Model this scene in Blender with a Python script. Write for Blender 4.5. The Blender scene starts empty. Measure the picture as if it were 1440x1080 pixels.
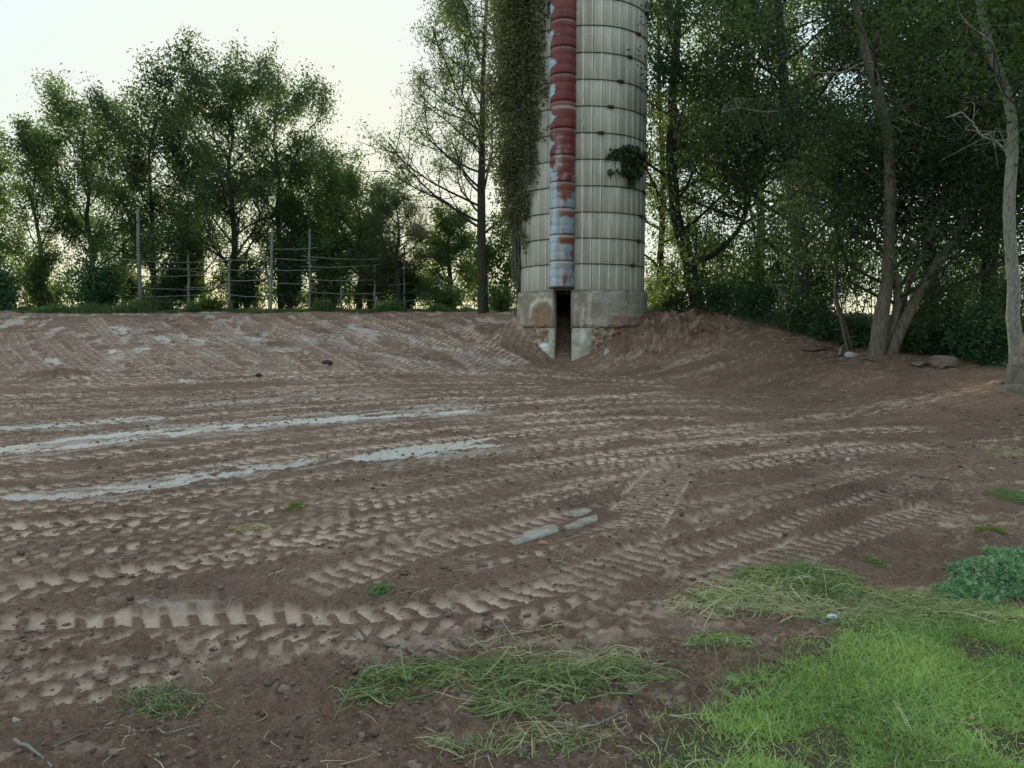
import bpy, math, random
import numpy as np
from mathutils import Vector

# ------------------------------------------------------------------ camera, sky, sun, exposure
scene = bpy.context.scene
COL = scene.collection
EYE = 1.6
PITCH = math.radians(4.6)
FOC = 1060.0                                   # focal length in pixels of the 1440 px wide photograph
cam_d = bpy.data.cameras.new('camera')
cam_d.sensor_width = 36.0
cam_d.lens = 36.0 * FOC / 1440.0
cam_d.clip_end = 6000
cam = bpy.data.objects.new('camera', cam_d)
COL.objects.link(cam)
cam.location = (0, 0, EYE)
cam.rotation_euler = (math.pi / 2 - PITCH, 0, 0)
scene.camera = cam

SKY_GAMMA = 0.0
SKY_HUE = 0.38
SUN_EL, SUN_AZ = math.radians(8.0), math.radians(-14)     # azimuth measured from +Y towards +X
world = bpy.data.worlds.new('World')
scene.world = world
world.use_nodes = True
wn = world.node_tree
wn.nodes.clear()
sky = wn.nodes.new('ShaderNodeTexSky')
sky.sky_type = 'NISHITA'
sky.sun_disc = False
sky.sun_elevation = SUN_EL
sky.sun_rotation = SUN_AZ
sky.air_density = 1.0
sky.dust_density = 1.0
sky.ozone_density = 2.0
bg = wn.nodes.new('ShaderNodeBackground')
bg.inputs['Strength'].default_value = 0.15
wo = wn.nodes.new('ShaderNodeOutputWorld')
# the phone's wide tonal range: the same curve for every direction of the sky, hue kept a little stronger than brightness
gam = wn.nodes.new('ShaderNodeGamma'); gam.inputs[1].default_value = SKY_HUE
wn.links.new(sky.outputs[0], gam.inputs[0])
bw1 = wn.nodes.new('ShaderNodeRGBToBW'); wn.links.new(sky.outputs[0], bw1.inputs[0])
bw2 = wn.nodes.new('ShaderNodeRGBToBW'); wn.links.new(gam.outputs[0], bw2.inputs[0])
pw_ = wn.nodes.new('ShaderNodeMath'); pw_.operation = 'POWER'; pw_.inputs[1].default_value = SKY_GAMMA
wn.links.new(bw1.outputs[0], pw_.inputs[0])
dv_ = wn.nodes.new('ShaderNodeMath'); dv_.operation = 'DIVIDE'
wn.links.new(pw_.outputs[0], dv_.inputs[0]); wn.links.new(bw2.outputs[0], dv_.inputs[1])
sc_ = wn.nodes.new('ShaderNodeVectorMath'); sc_.operation = 'SCALE'
wn.links.new(gam.outputs[0], sc_.inputs[0]); wn.links.new(dv_.outputs[0], sc_.inputs['Scale'])
wb = wn.nodes.new('ShaderNodeVectorMath'); wb.operation = 'MULTIPLY'
wb.inputs[1].default_value = (0.835, 0.905, 0.87)          # white balance
wn.links.new(sc_.outputs[0], wb.inputs[0])
wn.links.new(wb.outputs[0], bg.inputs[0])
wn.links.new(bg.outputs[0], wo.inputs[0])
sun_d = bpy.data.lights.new('sun', 'SUN')
sun_d.energy = 1.3
sun_d.angle = math.radians(12)
sun_d.color = (1.0, 0.86, 0.68)
sun = bpy.data.objects.new('sun', sun_d)
COL.objects.link(sun)
sd = Vector((math.sin(SUN_AZ) * math.cos(SUN_EL), math.cos(SUN_AZ) * math.cos(SUN_EL), math.sin(SUN_EL)))
sun.rotation_euler = sd.to_track_quat('Z', 'Y').to_euler()
scene.view_settings.view_transform = 'Standard'
scene.view_settings.look = 'None'
scene.view_settings.gamma = 1.0
scene.view_settings.exposure = 2.84
scene.view_settings.use_curve_mapping = False

# ------------------------------------------------------------------ helpers
def ray(px, py):
    u, v = (px - 720) / FOC, -(py - 540) / FOC
    return np.array([u, math.cos(PITCH) + v * math.sin(PITCH), -math.sin(PITCH) + v * math.cos(PITCH)])

def at(px, py, depth):
    d = ray(px, py)
    return np.array([0, 0, EYE]) + d * (depth / d[1])

def ss(a, b, x):
    t = np.clip((x - a) / (b - a), 0, 1)
    return t * t * (3 - 2 * t)

def hash2(ix, iy, seed):
    h = (ix.astype(np.int64) * 374761393 + iy.astype(np.int64) * 668265263 + seed * 1442695041) & 0xFFFFFFFF
    h = ((h ^ (h >> 13)) * 1274126177) & 0xFFFFFFFF
    h = h ^ (h >> 16)
    return (h & 0xFFFF).astype(np.float32) / 65535.0

def vnoise(x, y, seed=0):
    fx, fy = np.floor(x), np.floor(y)
    tx, ty = x - fx, y - fy
    tx = tx * tx * (3 - 2 * tx)
    ty = ty * ty * (3 - 2 * ty)
    a = hash2(fx, fy, seed); b = hash2(fx + 1, fy, seed)
    c = hash2(fx, fy + 1, seed); d = hash2(fx + 1, fy + 1, seed)
    return (a * (1 - tx) + b * tx) * (1 - ty) + (c * (1 - tx) + d * tx) * ty

def fbm(x, y, seed=0, octs=4, gain=0.5):
    s, a, n = 0, 1.0, 0
    for k in range(octs):
        c, sn = math.cos(0.6 * k), math.sin(0.6 * k)
        s = s + a * vnoise((c * x - sn * y) * 2 ** k + 17.3 * k, (sn * x + c * y) * 2 ** k + 9.1 * k, seed + k)
        n += a
        a *= gain
    return s / n

def mkmesh(name, V, F, smooth=False):
    V = np.asarray(V, np.float32).reshape(-1, 3)
    F = np.asarray(F, np.int32)
    k = F.shape[1]
    me = bpy.data.meshes.new(name)
    me.vertices.add(len(V)); me.vertices.foreach_set('co', V.ravel())
    me.loops.add(F.size); me.loops.foreach_set('vertex_index', F.ravel())
    me.polygons.add(len(F))
    me.polygons.foreach_set('loop_start', np.arange(0, F.size, k, dtype=np.int32))
    me.polygons.foreach_set('loop_total', np.full(len(F), k, np.int32))
    if smooth:
        me.polygons.foreach_set('use_smooth', np.ones(len(F), bool))
    me.update(calc_edges=True)
    return me

def attr_color(me, name, C, domain='POINT'):
    a = me.attributes.new(name, 'FLOAT_COLOR', domain)
    C = np.asarray(C, np.float32)
    if C.shape[1] == 3:
        C = np.concatenate([C, np.ones((len(C), 1), np.float32)], 1)
    a.data.foreach_set('color', C.ravel())

def attr_float(me, name, X, domain='FACE'):
    a = me.attributes.new(name, 'FLOAT', domain)
    a.data.foreach_set('value', np.asarray(X, np.float32))

def link(name, me, mat, parent=None, loc=(0, 0, 0), kind=None):
    o = bpy.data.objects.new(name, me)
    COL.objects.link(o)
    if mat and not me.materials:
        me.materials.append(mat)
    o.location = loc
    if parent is not None:
        o.parent = parent
    if kind:
        o['kind'] = kind
    return o

def tag(o, label, cat, group=None):
    o['label'] = label
    o['category'] = cat
    if group:
        o['group'] = group
    return o

def thing(name, label, cat, loc=(0, 0, 0), group=None):
    o = bpy.data.objects.new(name, None)
    o.empty_display_size = 0.2
    COL.objects.link(o)
    o.location = loc
    return tag(o, label, cat, group)

class Geo:
    """collects quads (triangles repeat a vertex index is avoided: everything here is quads)"""
    def __init__(s):
        s.V, s.F, s.n = [], [], 0
    def add(s, V, F):
        V = np.asarray(V, np.float32)
        s.V.append(V); s.F.append(np.asarray(F, np.int32) + s.n); s.n += len(V)
    def tube(s, P, R, sides=6):
        P = np.asarray(P, float); n = len(P)
        T = np.gradient(P, axis=0)
        T /= np.linalg.norm(T, axis=1)[:, None] + 1e-9
        ref = np.array([1.0, 0, 0]) if abs(T[0][2]) > 0.8 else np.array([0, 0, 1.0])
        A = np.cross(T, ref); A /= np.linalg.norm(A, axis=1)[:, None] + 1e-9
        B = np.cross(T, A)
        ang = np.arange(sides) * 2 * math.pi / sides
        R = np.broadcast_to(np.asarray(R, float), (n,))
        V = P[:, None, :] + R[:, None, None] * (A[:, None, :] * np.cos(ang)[None, :, None] + B[:, None, :] * np.sin(ang)[None, :, None])
        i = np.arange(n - 1)[:, None] * sides; j = np.arange(sides)[None, :]; j2 = (j + 1) % sides
        F = np.stack([i + j, i + j2, i + sides + j2, i + sides + j], -1).reshape(-1, 4)
        s.add(V.reshape(-1, 3), F)
    def box(s, c, size, rot=None):
        x, y, z = np.array(size) / 2
        V = np.array([[a * x, b * y, d * z] for a in (-1, 1) for b in (-1, 1) for d in (-1, 1)])
        if rot is not None:
            V = V @ np.array(rot).T
        s.add(V + np.array(c), [[0, 1, 3, 2], [4, 6, 7, 5], [0, 4, 5, 1], [2, 3, 7, 6], [0, 2, 6, 4], [1, 5, 7, 3]])
    def mesh(s, name, smooth=True):
        return mkmesh(name, np.concatenate(s.V), np.concatenate(s.F), smooth)

def catmull(P, n):
    P = np.asarray(P, float)
    Q = np.vstack([2 * P[0] - P[1], P, 2 * P[-1] - P[-2]])
    out = []
    for i in range(1, len(Q) - 2):
        t = np.linspace(0, 1, n, endpoint=False)[:, None]
        a, b, c, d = Q[i - 1], Q[i], Q[i + 1], Q[i + 2]
        out.append(0.5 * (2 * b + (c - a) * t + (2 * a - 5 * b + 4 * c - d) * t ** 2 + (3 * b - a - 3 * c + d) * t ** 3))
    out.append(P[-1:])
    return np.vstack(out)

# ------------------------------------------------------------------ materials
def mat_new(name):
    m = bpy.data.materials.new(name)
    m.use_nodes = True
    nt = m.node_tree
    b = nt.nodes['Principled BSDF']
    return m, nt, b

def N(nt, typ, **kw):
    n = nt.nodes.new(typ)
    for k, v in kw.items():
        if k in n.inputs.keys():
            n.inputs[k].default_value = v
        else:
            setattr(n, k, v)
    return n

def mixc(nt, fac, a, b, mode='MIX'):
    n = nt.nodes.new('ShaderNodeMix')
    n.data_type = 'RGBA'; n.blend_type = mode
    for sock, v in ((n.inputs[0], fac), (n.inputs[6], a), (n.inputs[7], b)):
        if hasattr(v, 'links'):
            nt.links.new(v, sock)
        elif isinstance(v, (int, float)):
            sock.default_value = v
        else:
            sock.default_value = (*v[:3], 1)
    return n.outputs[2]

def noise(nt, scale, detail=4, rough=0.6, vec=None, stretch=None, obj=True):
    n = N(nt, 'ShaderNodeTexNoise')
    n.inputs['Scale'].default_value = scale
    n.inputs['Detail'].default_value = detail
    n.inputs['Roughness'].default_value = rough
    tc = nt.nodes.new('ShaderNodeTexCoord')
    src = tc.outputs['Object'] if obj else None
    if not obj:
        g = nt.nodes.new('ShaderNodeNewGeometry'); src = g.outputs['Position']
    if stretch:
        mp = nt.nodes.new('ShaderNodeMapping'); mp.inputs['Scale'].default_value = stretch
        nt.links.new(src, mp.inputs[0]); src = mp.outputs[0]
    nt.links.new(src, n.inputs['Vector'])
    return n.outputs['Fac']

def ramp(nt, fac, stops):
    r = nt.nodes.new('ShaderNodeMapRange')
    r.inputs['From Min'].default_value = stops[0]; r.inputs['From Max'].default_value = stops[1]
    r.inputs['To Min'].default_value = stops[2]; r.inputs['To Max'].default_value = stops[3]
    nt.links.new(fac, r.inputs[0])
    return r.outputs[0]

def bump(nt, b, h, strength=0.5, dist=0.02):
    n = nt.nodes.new('ShaderNodeBump')
    n.inputs['Strength'].default_value = strength
    n.inputs['Distance'].default_value = dist
    nt.links.new(h, n.inputs['Height'])
    nt.links.new(n.outputs[0], b.inputs['Normal'])

def simple(name, col, col2=None, scale=8, rough=0.9, bmp=0.3, bdist=0.02, stretch=None, spec=0.2, obj=True):
    m, nt, b = mat_new(name)
    b.inputs['Roughness'].default_value = rough
    b.inputs['Specular IOR Level'].default_value = spec
    f = noise(nt, scale, 5, 0.65, stretch=stretch, obj=obj)
    nt.links.new(mixc(nt, ramp(nt, f, (0.3, 0.7, 0, 1)), col, col2 or [c * 0.6 for c in col]), b.inputs['Base Color'])
    if bmp:
        bump(nt, b, f, bmp, bdist)
    return m

def leaf_mat(name, dark, light, trans=0.35, rough=0.55):
    m, nt, b = mat_new(name)
    a = N(nt, 'ShaderNodeAttribute'); a.attribute_name = 'tint'
    col = mixc(nt, a.outputs['Fac'], dark, light)
    nt.links.new(col, b.inputs['Base Color'])
    b.inputs['Roughness'].default_value = rough
    b.inputs['Specular IOR Level'].default_value = 0.25
    t = N(nt, 'ShaderNodeBsdfTranslucent')
    tl = mixc(nt, 0.5, col, (light[0] * 1.5, light[1] * 1.6, light[2] * 0.5))
    nt.links.new(tl, t.inputs[0])
    mx = N(nt, 'ShaderNodeMixShader'); mx.inputs[0].default_value = trans
    nt.links.new(b.outputs[0], mx.inputs[1]); nt.links.new(t.outputs[0], mx.inputs[2])
    nt.links.new(mx.outputs[0], nt.nodes['Material Output'].inputs[0])
    return m

def vcol_mat(name, attr, rough=0.85, nscale=12, namt=0.35, bmp=0.4, bdist=0.02, stretch=None, metallic=0.0, spec=0.25):
    m, nt, b = mat_new(name)
    a = N(nt, 'ShaderNodeAttribute'); a.attribute_name = attr
    f = noise(nt, nscale, 5, 0.65, stretch=stretch)
    k = ramp(nt, f, (0.25, 0.75, 1 - namt, 1 + namt * 0.4))
    cr = N(nt, 'ShaderNodeVectorMath', operation='SCALE')
    nt.links.new(a.outputs['Color'], cr.inputs[0]); nt.links.new(k, cr.inputs['Scale'])
    nt.links.new(cr.outputs[0], b.inputs['Base Color'])
    b.inputs['Roughness'].default_value = rough
    b.inputs['Metallic'].default_value = metallic
    b.inputs['Specular IOR Level'].default_value = spec
    if bmp:
        bump(nt, b, f, bmp, bdist)
    return m

M = {}
# ------------------------------------------------------------------ terrain
SILO = np.array([2.27, 24.6]); R_ST = 1.98; R_FD = 2.09
ctrl = []
for X in (-14, -8, -4, 0, 4, 8, 14):
    for Y in (-8, -2, 2, 4.5, 6.5):
        if abs(X) < 10 or Y < 3:
            ctrl.append((X, Y, 0.0))
for px, py, Y in [
    (-200, 650, 8.7), (0, 650, 8.7), (350, 650, 8.7), (720, 650, 8.7), (1050, 650, 8.6), (1400, 650, 8.3),
    (-200, 590, 12), (0, 590, 12), (350, 590, 12), (720, 590, 12), (1000, 590, 11.8),
    (-200, 548, 16), (0, 548, 16), (350, 550, 16), (600, 548, 16), (790, 547, 16), (930, 548, 15.8),
    (-200, 500, 22), (0, 500, 22), (300, 503, 21.5), (560, 505, 21.5), (690, 508, 21.5), (795, 517, 21.4), (860, 520, 21),
    (-200, 468, 28), (0, 468, 28), (300, 468, 28), (500, 470, 27.5), (620, 473, 26.5), (700, 470, 25),
    (-300, 436, 35), (-100, 436, 35), (0, 437, 35), (200, 437, 35), (400, 438, 35), (560, 440, 34), (640, 442, 32), (690, 444, 29),
    (724, 441, 24.7), (745, 480, 23.35), (760, 495, 23.0), (783, 510, 22.65), (808, 510, 22.5), (830, 498, 22.45),
    (850, 482, 22.5), (875, 467, 22.8), (905, 447, 23.8), (724, 500, 21.8),
    (905, 500, 21.3), (905, 528, 19.2), (960, 450, 23), (1000, 455, 22), (1000, 500, 19.6), (1000, 545, 17.0), (1100, 476, 20), (1100, 520, 17.4), (1100, 555, 15.3),
    (1200, 498, 17.8), (1200, 530, 15.6), (1200, 565, 13.6), (1240, 500, 17), (1340, 516, 15.4), (1340, 545, 13.6), (1430, 525, 13.2), (1430, 548, 11.8),
    (1300, 600, 10.6), (1440, 600, 10.2), (1560, 560, 11.0), (1600, 530, 13), (1150, 600, 11.2)]:
    ctrl.append(tuple(at(px, py, Y)))
ctrl += [(-40, 35, 2.2), (40, 30, 1.6), (-25, 42, 2.25), (-10, 42, 2.25), (0, 42, 2.2), (8, 32, 2.1), (14, 27, 1.7), (12, 21.5, 1.15), (15, 20, 1.1),
         (20, 27, 1.5), (20, 18, 1.1), (22, 10, 0.6), (4, 28, 2.0), (10, 42, 2.2), (25, 42, 2.0), (-30, 20, 0.7), (-25, 8, 0.1), (-12, 46, 2.1), (12, 48, 2.0)]
ctrl = np.array(ctrl)
def tps_k(r2):
    return 0.5 * r2 * np.log(r2 + 1e-6)
n_c = len(ctrl)
A_ = np.zeros((n_c + 3, n_c + 3))
r2_ = ((ctrl[:, None, :2] - ctrl[None, :, :2]) ** 2).sum(-1)
A_[:n_c, :n_c] = tps_k(r2_) + np.eye(n_c) * 0.05
A_[:n_c, n_c] = 1; A_[:n_c, n_c + 1:] = ctrl[:, :2]
A_[n_c, :n_c] = 1; A_[n_c + 1:, :n_c] = ctrl[:, :2].T
W_ = np.linalg.solve(A_, np.concatenate([ctrl[:, 2], [0, 0, 0]]))

def terr(x, y):
    x = np.atleast_1d(np.asarray(x, float)); y = np.atleast_1d(np.asarray(y, float))
    xc = np.clip(x, -32, 30); yc = np.clip(y, -6, 46)
    out = np.zeros(x.shape)
    for s in range(0, x.size, 40000):
        xs, ys = xc[s:s + 40000], yc[s:s + 40000]
        r2 = (xs[:, None] - ctrl[None, :, 0]) ** 2 + (ys[:, None] - ctrl[None, :, 1]) ** 2
        out[s:s + 40000] = tps_k(r2) @ W_[:n_c] + W_[n_c] + W_[n_c + 1] * xs + W_[n_c + 2] * ys
    far = ss(0, 45, np.maximum(np.maximum(np.abs(x) - 30, 0), np.maximum(np.maximum(y - 46, -6 - y), 0)))
    return out * (1 - far)

def tz(x, y):
    return float(terr(x, y)[0])

def hit(px, py):
    """where the ray through a photograph pixel meets the ground"""
    d = ray(px, py); o = np.array([0, 0, EYE])
    t = np.geomspace(1.2, 60, 500)
    P = o + d * t[:, None]
    g = P[:, 2] - terr(P[:, 0], P[:, 1])
    k = np.argmax(g < 0) if (g < 0).any() else len(t) - 1
    if k == 0:
        return P[0]
    f = g[k - 1] / (g[k - 1] - g[k] + 1e-9)
    return P[k - 1] + (P[k] - P[k - 1]) * f

def hits(pts):
    return np.array([hit(*p)[:2] for p in pts])

# fan shaped grid, finer near the viewer
yr = [1.75]
while yr[-1] < 50:
    yr.append(yr[-1] * (1.0037 if yr[-1] < 36 else 1.02))
yr = np.array(yr)
NC = 720
sx = np.linspace(-1, 1, NC)
GX = (sx[None, :] * (0.74 * yr[:, None] + 1.6)).ravel()
GY = np.repeat(yr, NC)
NR = len(yr)
# smooth terrain evaluated on a thinned grid, then interpolated along rows and columns
ri = np.unique(np.concatenate([np.arange(0, NR, 6), [NR - 1]])); ci = np.unique(np.concatenate([np.arange(0, NC, 6), [NC - 1]]))
GXm = GX.reshape(NR, NC); GYm = GY.reshape(NR, NC)
Zc = terr(GXm[np.ix_(ri, ci)].ravel(), GYm[np.ix_(ri, ci)].ravel()).reshape(len(ri), len(ci))
Zt = np.array([np.interp(np.arange(NC), ci, row) for row in Zc])
GZ = np.array([np.interp(np.arange(NR), ri, Zt[:, j]) for j in range(NC)]).T.ravel()
GX = GX.astype(np.float32); GY = GY.astype(np.float32)
pack = np.zeros_like(GX); lime = np.zeros_like(GX); dz = np.zeros_like(GX); trod = np.zeros_like(GX)

def line_st(P, xs, ys):
    """arc position and signed offset of points from a polyline"""
    best = np.full(xs.shape, 1e9, np.float32); S = np.zeros_like(best); T = np.zeros_like(best)
    acc = 0.0
    for a, b in zip(P[:-1], P[1:]):
        d = b - a; L = float(np.hypot(*d))
        if L < 1e-4:
            continue
        d = d / L
        u = (xs - a[0]) * d[0] + (ys - a[1]) * d[1]
        uc = np.clip(u, 0, L)
        ex, ey = xs - a[0] - uc * d[0], ys - a[1] - uc * d[1]
        dist = ex * ex + ey * ey
        m = dist < best
        best[m] = dist[m]; S[m] = acc + uc[m]
        T[m] = ((xs - a[0]) * -d[1] + (ys - a[1]) * d[0])[m]
        acc += L
    dist = np.sqrt(best)
    return S, np.sign(T) * dist, acc

warpx = (fbm(GX * 5, GY * 5, 71, 3) - 0.5) * 0.07
warpy = (fbm(GX * 5, GY * 5, 81, 3) - 0.5) * 0.07
crumb = fbm(GX * 9, GY * 9, 31, 4, 0.6)
patchy = fbm(GX * 1.1, GY * 1.1, 41, 3)

def near(P, w):
    lo, hi = P.min(0) - w, P.max(0) + w
    return np.nonzero((GX > lo[0]) & (GX < hi[0]) & (GY > lo[1]) & (GY < hi[1]))[0]

TRK = [0]
def track(pts, w=0.42, style='lug', pitch=0.17, amt=1.0, wear=0.0, light=1.0):
    P = catmull(hits(pts), 7)
    idx = near(P, w)
    S, T, L = line_st(P, GX[idx] + 0.2 * warpx[idx], GY[idx] + 0.2 * warpy[idx])
    h = w / 2
    inside = ss(h + 0.025, h - 0.02, np.abs(T)) * ss(0, 0.5, S) * ss(0, 0.5, L - S)
    keep = inside > 0
    idx, S, T, inside = idx[keep], S[keep], T[keep], inside[keep]
    pres = ss(0.24 + wear, 0.42 + wear, 0.5 * patchy[idx] + 0.5 * crumb[idx] + 0.20)
    if style == 'lug':
        ph = S / pitch + np.abs(T) * 3.0 + np.where(T > 0, 0.5, 0.0)
        bar = ss(0.27, 0.33, np.abs((ph % 1.0) - 0.5))
        bar = np.maximum(bar, ss(0.045, 0.02, np.abs(T)))
    elif style == 'bar':
        ph = S / pitch + T * 0.6
        bar = np.maximum(ss(0.22, 0.30, np.abs((ph % 1.0) - 0.5)), ss(0.035, 0.015, np.abs(T)) * 0.8)
    elif style == 'block':
        row = np.floor((T + h) / (w / 3))
        ph = S / pitch + 0.5 * (row % 2)
        bar = np.maximum(ss(0.24, 0.32, np.abs((ph % 1.0) - 0.5)), ss(0.30, 0.42, np.abs(((T + h) / (w / 3)) % 1 - 0.5)))
    else:                                          # smooth scraped strip
        bar = ss(0.45, 0.62, crumb[idx])
    rim = np.exp(-((np.abs(T) - h + 0.025) / 0.014) ** 2)
    bar = np.minimum(bar, 1 - 0.8 * rim)
    pad = (1 - bar) * pres
    TRK[0] += 1
    fade = ss(0.30, 0.46, fbm(S * 0.55 + TRK[0] * 7.7, T * 0.6, 300 + TRK[0], 3))
    pad = pad * (0.30 + 0.70 * fade)
    sc = amt * inside * (0.6 + 0.5 * fade)
    old = 1 - inside
    trod[idx] = np.maximum(trod[idx], inside)
    dz[idx] = dz[idx] * (1 - 0.75 * inside) + sc * (-0.020 + 0.023 * bar * (0.4 + 0.9 * crumb[idx]) + 0.012 * (1 - pres))
    pack[idx] = pack[idx] * old + inside * pad * light
    lime[idx] *= 1 - 0.8 * inside * np.maximum(bar, 1 - pres)
    # thrown-up edges
    idx2 = near(P, w)
    S, T, L = line_st(P, GX[idx2] + warpx[idx2], GY[idx2] + warpy[idx2])
    e = np.exp(-((np.abs(T) - h - 0.03) / 0.035) ** 2) * ss(0, 0.5, S) * ss(0, 0.5, L - S)
    dz[idx2] += amt * 0.022 * e * crumb[idx2] * 1.6

def berm(pts, w, hgt):
    P = catmull(hits(pts), 5)
    idx = near(P, w * 2)
    S, T, L = line_st(P, GX[idx] + warpx[idx] * 1.5, GY[idx] + warpy[idx] * 1.5)
    e = np.exp(-(T / (w / 2)) ** 2) * ss(0, 0.8, S) * ss(0, 0.8, L - S)
    dz[idx] += hgt * e * (0.5 + crumb[idx])
    pack[idx] *= 1 - ss(0.25, 0.6, e)
    lime[idx] *= 1 - ss(0.25, 0.6, e)

def limestrip(pts, w, amt=1.0, thr=0.47):
    P = catmull(hits(pts), 4)
    idx = near(P, w * 1.5)
    S, T, L = line_st(P, GX[idx] + warpx[idx], GY[idx] + warpy[idx])
    q = fbm(S * 1.6, T * 7.0 + 30, 55, 4, 0.6)
    e = ss(1.0, 0.35, np.abs(T) / (w / 2)) * ss(-0.01, 0.6, S) * ss(-0.01, 0.6, L - S)
    fine = fbm(S * 3 + 11, T * 34, 58, 3, 0.6)
    v = ss(thr - 0.02, thr + 0.07, q + 0.26 * e - 0.20 + (fine - 0.5) * 0.46) * ss(0, 0.15, e) * amt * (0.25 + 0.75 * ss(0.34, 0.5, fbm(S * 0.8 + w * 9, T * 3, 59, 4, 0.6)))
    lime[idx] = np.maximum(lime[idx], v)
    dz[idx] *= 1 - 0.6 * v

# old scraped texture: long streaks in the direction of travel over the whole yard
flow = fbm(GX * 0.25 - GY * 0.05, GY * 2.6 - GX * 0.45, 91, 4, 0.6)
pack += ss(0.52, 0.68, flow) * 0.45 * ss(0.42, 0.58, crumb)
far_up = ss(16, 24, GY)
flow2 = fbm((GX * 0.93 + GY * 0.37) * 2.2, (GY * 0.93 - GX * 0.37) * 0.45, 95, 4, 0.6)
lime += ss(0.60, 0.70, flow2) * far_up * 0.45 * ss(3.0, -3.0, GX - 1.0)
for pts, w, a, th in [
    ([(-60, 642), (120, 622), (230, 608), (430, 592), (560, 582), (700, 572)], 0.75, 1.0, 0.36),
    ([(-60, 605), (120, 597), (240, 585)], 0.55, 0.8, 0.42),
    ([(240, 575), (420, 560), (560, 553)], 0.9, 0.5, 0.5),
    ([(-60, 705), (150, 692), (290, 672), (400, 650)], 0.40, 0.9, 0.42),
    ([(300, 665), (420, 655), (470, 640)], 0.35, 0.8, 0.45),
    ([(465, 655), (540, 645), (610, 632), (720, 622)], 0.65, 0.9, 0.40),
    ([(120, 853), (200, 852), (330, 852)], 0.14, 0.9, 0.34),
    ([(0, 852), (60, 850)], 0.1, 0.7, 0.4),
    ([(360, 925), (430, 945)], 0.35, 0.5, 0.5), ([(350, 965), (440, 962)], 0.25, 0.5, 0.45), ([(20, 1046), (80, 1040)], 0.14, 0.95, 0.25),
    ([(580, 1000), (660, 985)], 0.22, 0.55, 0.35), ([(300, 1020), (340, 1015)], 0.15, 0.4, 0.4),
    ([(135, 495), (215, 492)], 1.3, 0.9, 0.42), ([(150, 458), (190, 470)], 1.6, 0.8, 0.5), ([(225, 468), (290, 487)], 2.2, 0.7, 0.46),
    ([(180, 520), (240, 515)], 0.8, 0.8, 0.42), ([(325, 473), (380, 482)], 1.4, 0.7, 0.46), ([(370, 488), (430, 495)], 1.1, 0.7, 0.46),
    ([(235, 538), (280, 536)], 0.6, 0.9, 0.38), ([(20, 530), (70, 522)], 0.5, 0.7, 0.42), ([(60, 505), (90, 515)], 0.5, 0.7, 0.45),
    ([(390, 532), (450, 530)], 0.5, 0.8, 0.42), ([(520, 500), (640, 520), (700, 525)], 0.8, 0.5, 0.48), ([(480, 460), (620, 490), (720, 515)], 0.6, 0.6, 0.44),
    ([(560, 470), (620, 487)], 0.7, 0.4, 0.44), ([(180, 436), (320, 440)], 1.5, 0.55, 0.46), ([(0, 455), (30, 453)], 1.2, 0.6, 0.46),
    ([(335, 498), (370, 512)], 0.25, 0.7, 0.3), ([(270, 490), (310, 505)], 0.25, 0.7, 0.3), ([(800, 610), (860, 600)], 0.9, 0.25, 0.40)]:
    limestrip(pts, w * 2.6, a * 0.45, th + 0.06)
    limestrip(pts, w * 1.35, a, th + 0.035)

# far diagonal wheel marks running up the slope
for x0, y0, x1, y1 in [(55, 468, 150, 540), (90, 465, 165, 520), (215, 450, 330, 520), (240, 440, 420, 535), (300, 450, 470, 545), (330, 443, 560, 540),
                       (420, 442, 640, 530), (470, 442, 700, 520), (20, 470, 60, 520), (380, 446, 520, 540), (540, 446, 740, 515), (130, 445, 240, 540), (600, 448, 760, 505), (170, 446, 300, 530), (-20, 450, 40, 530), (500, 443, 700, 505), (360, 442, 600, 525)]:
    track([(x0, y0), ((x0 + x1) / 2 - 8, (y0 + y1) / 2), (x1, y1)], 0.55, 'block', 0.30, 1.2, -0.02, 0.75)
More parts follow.
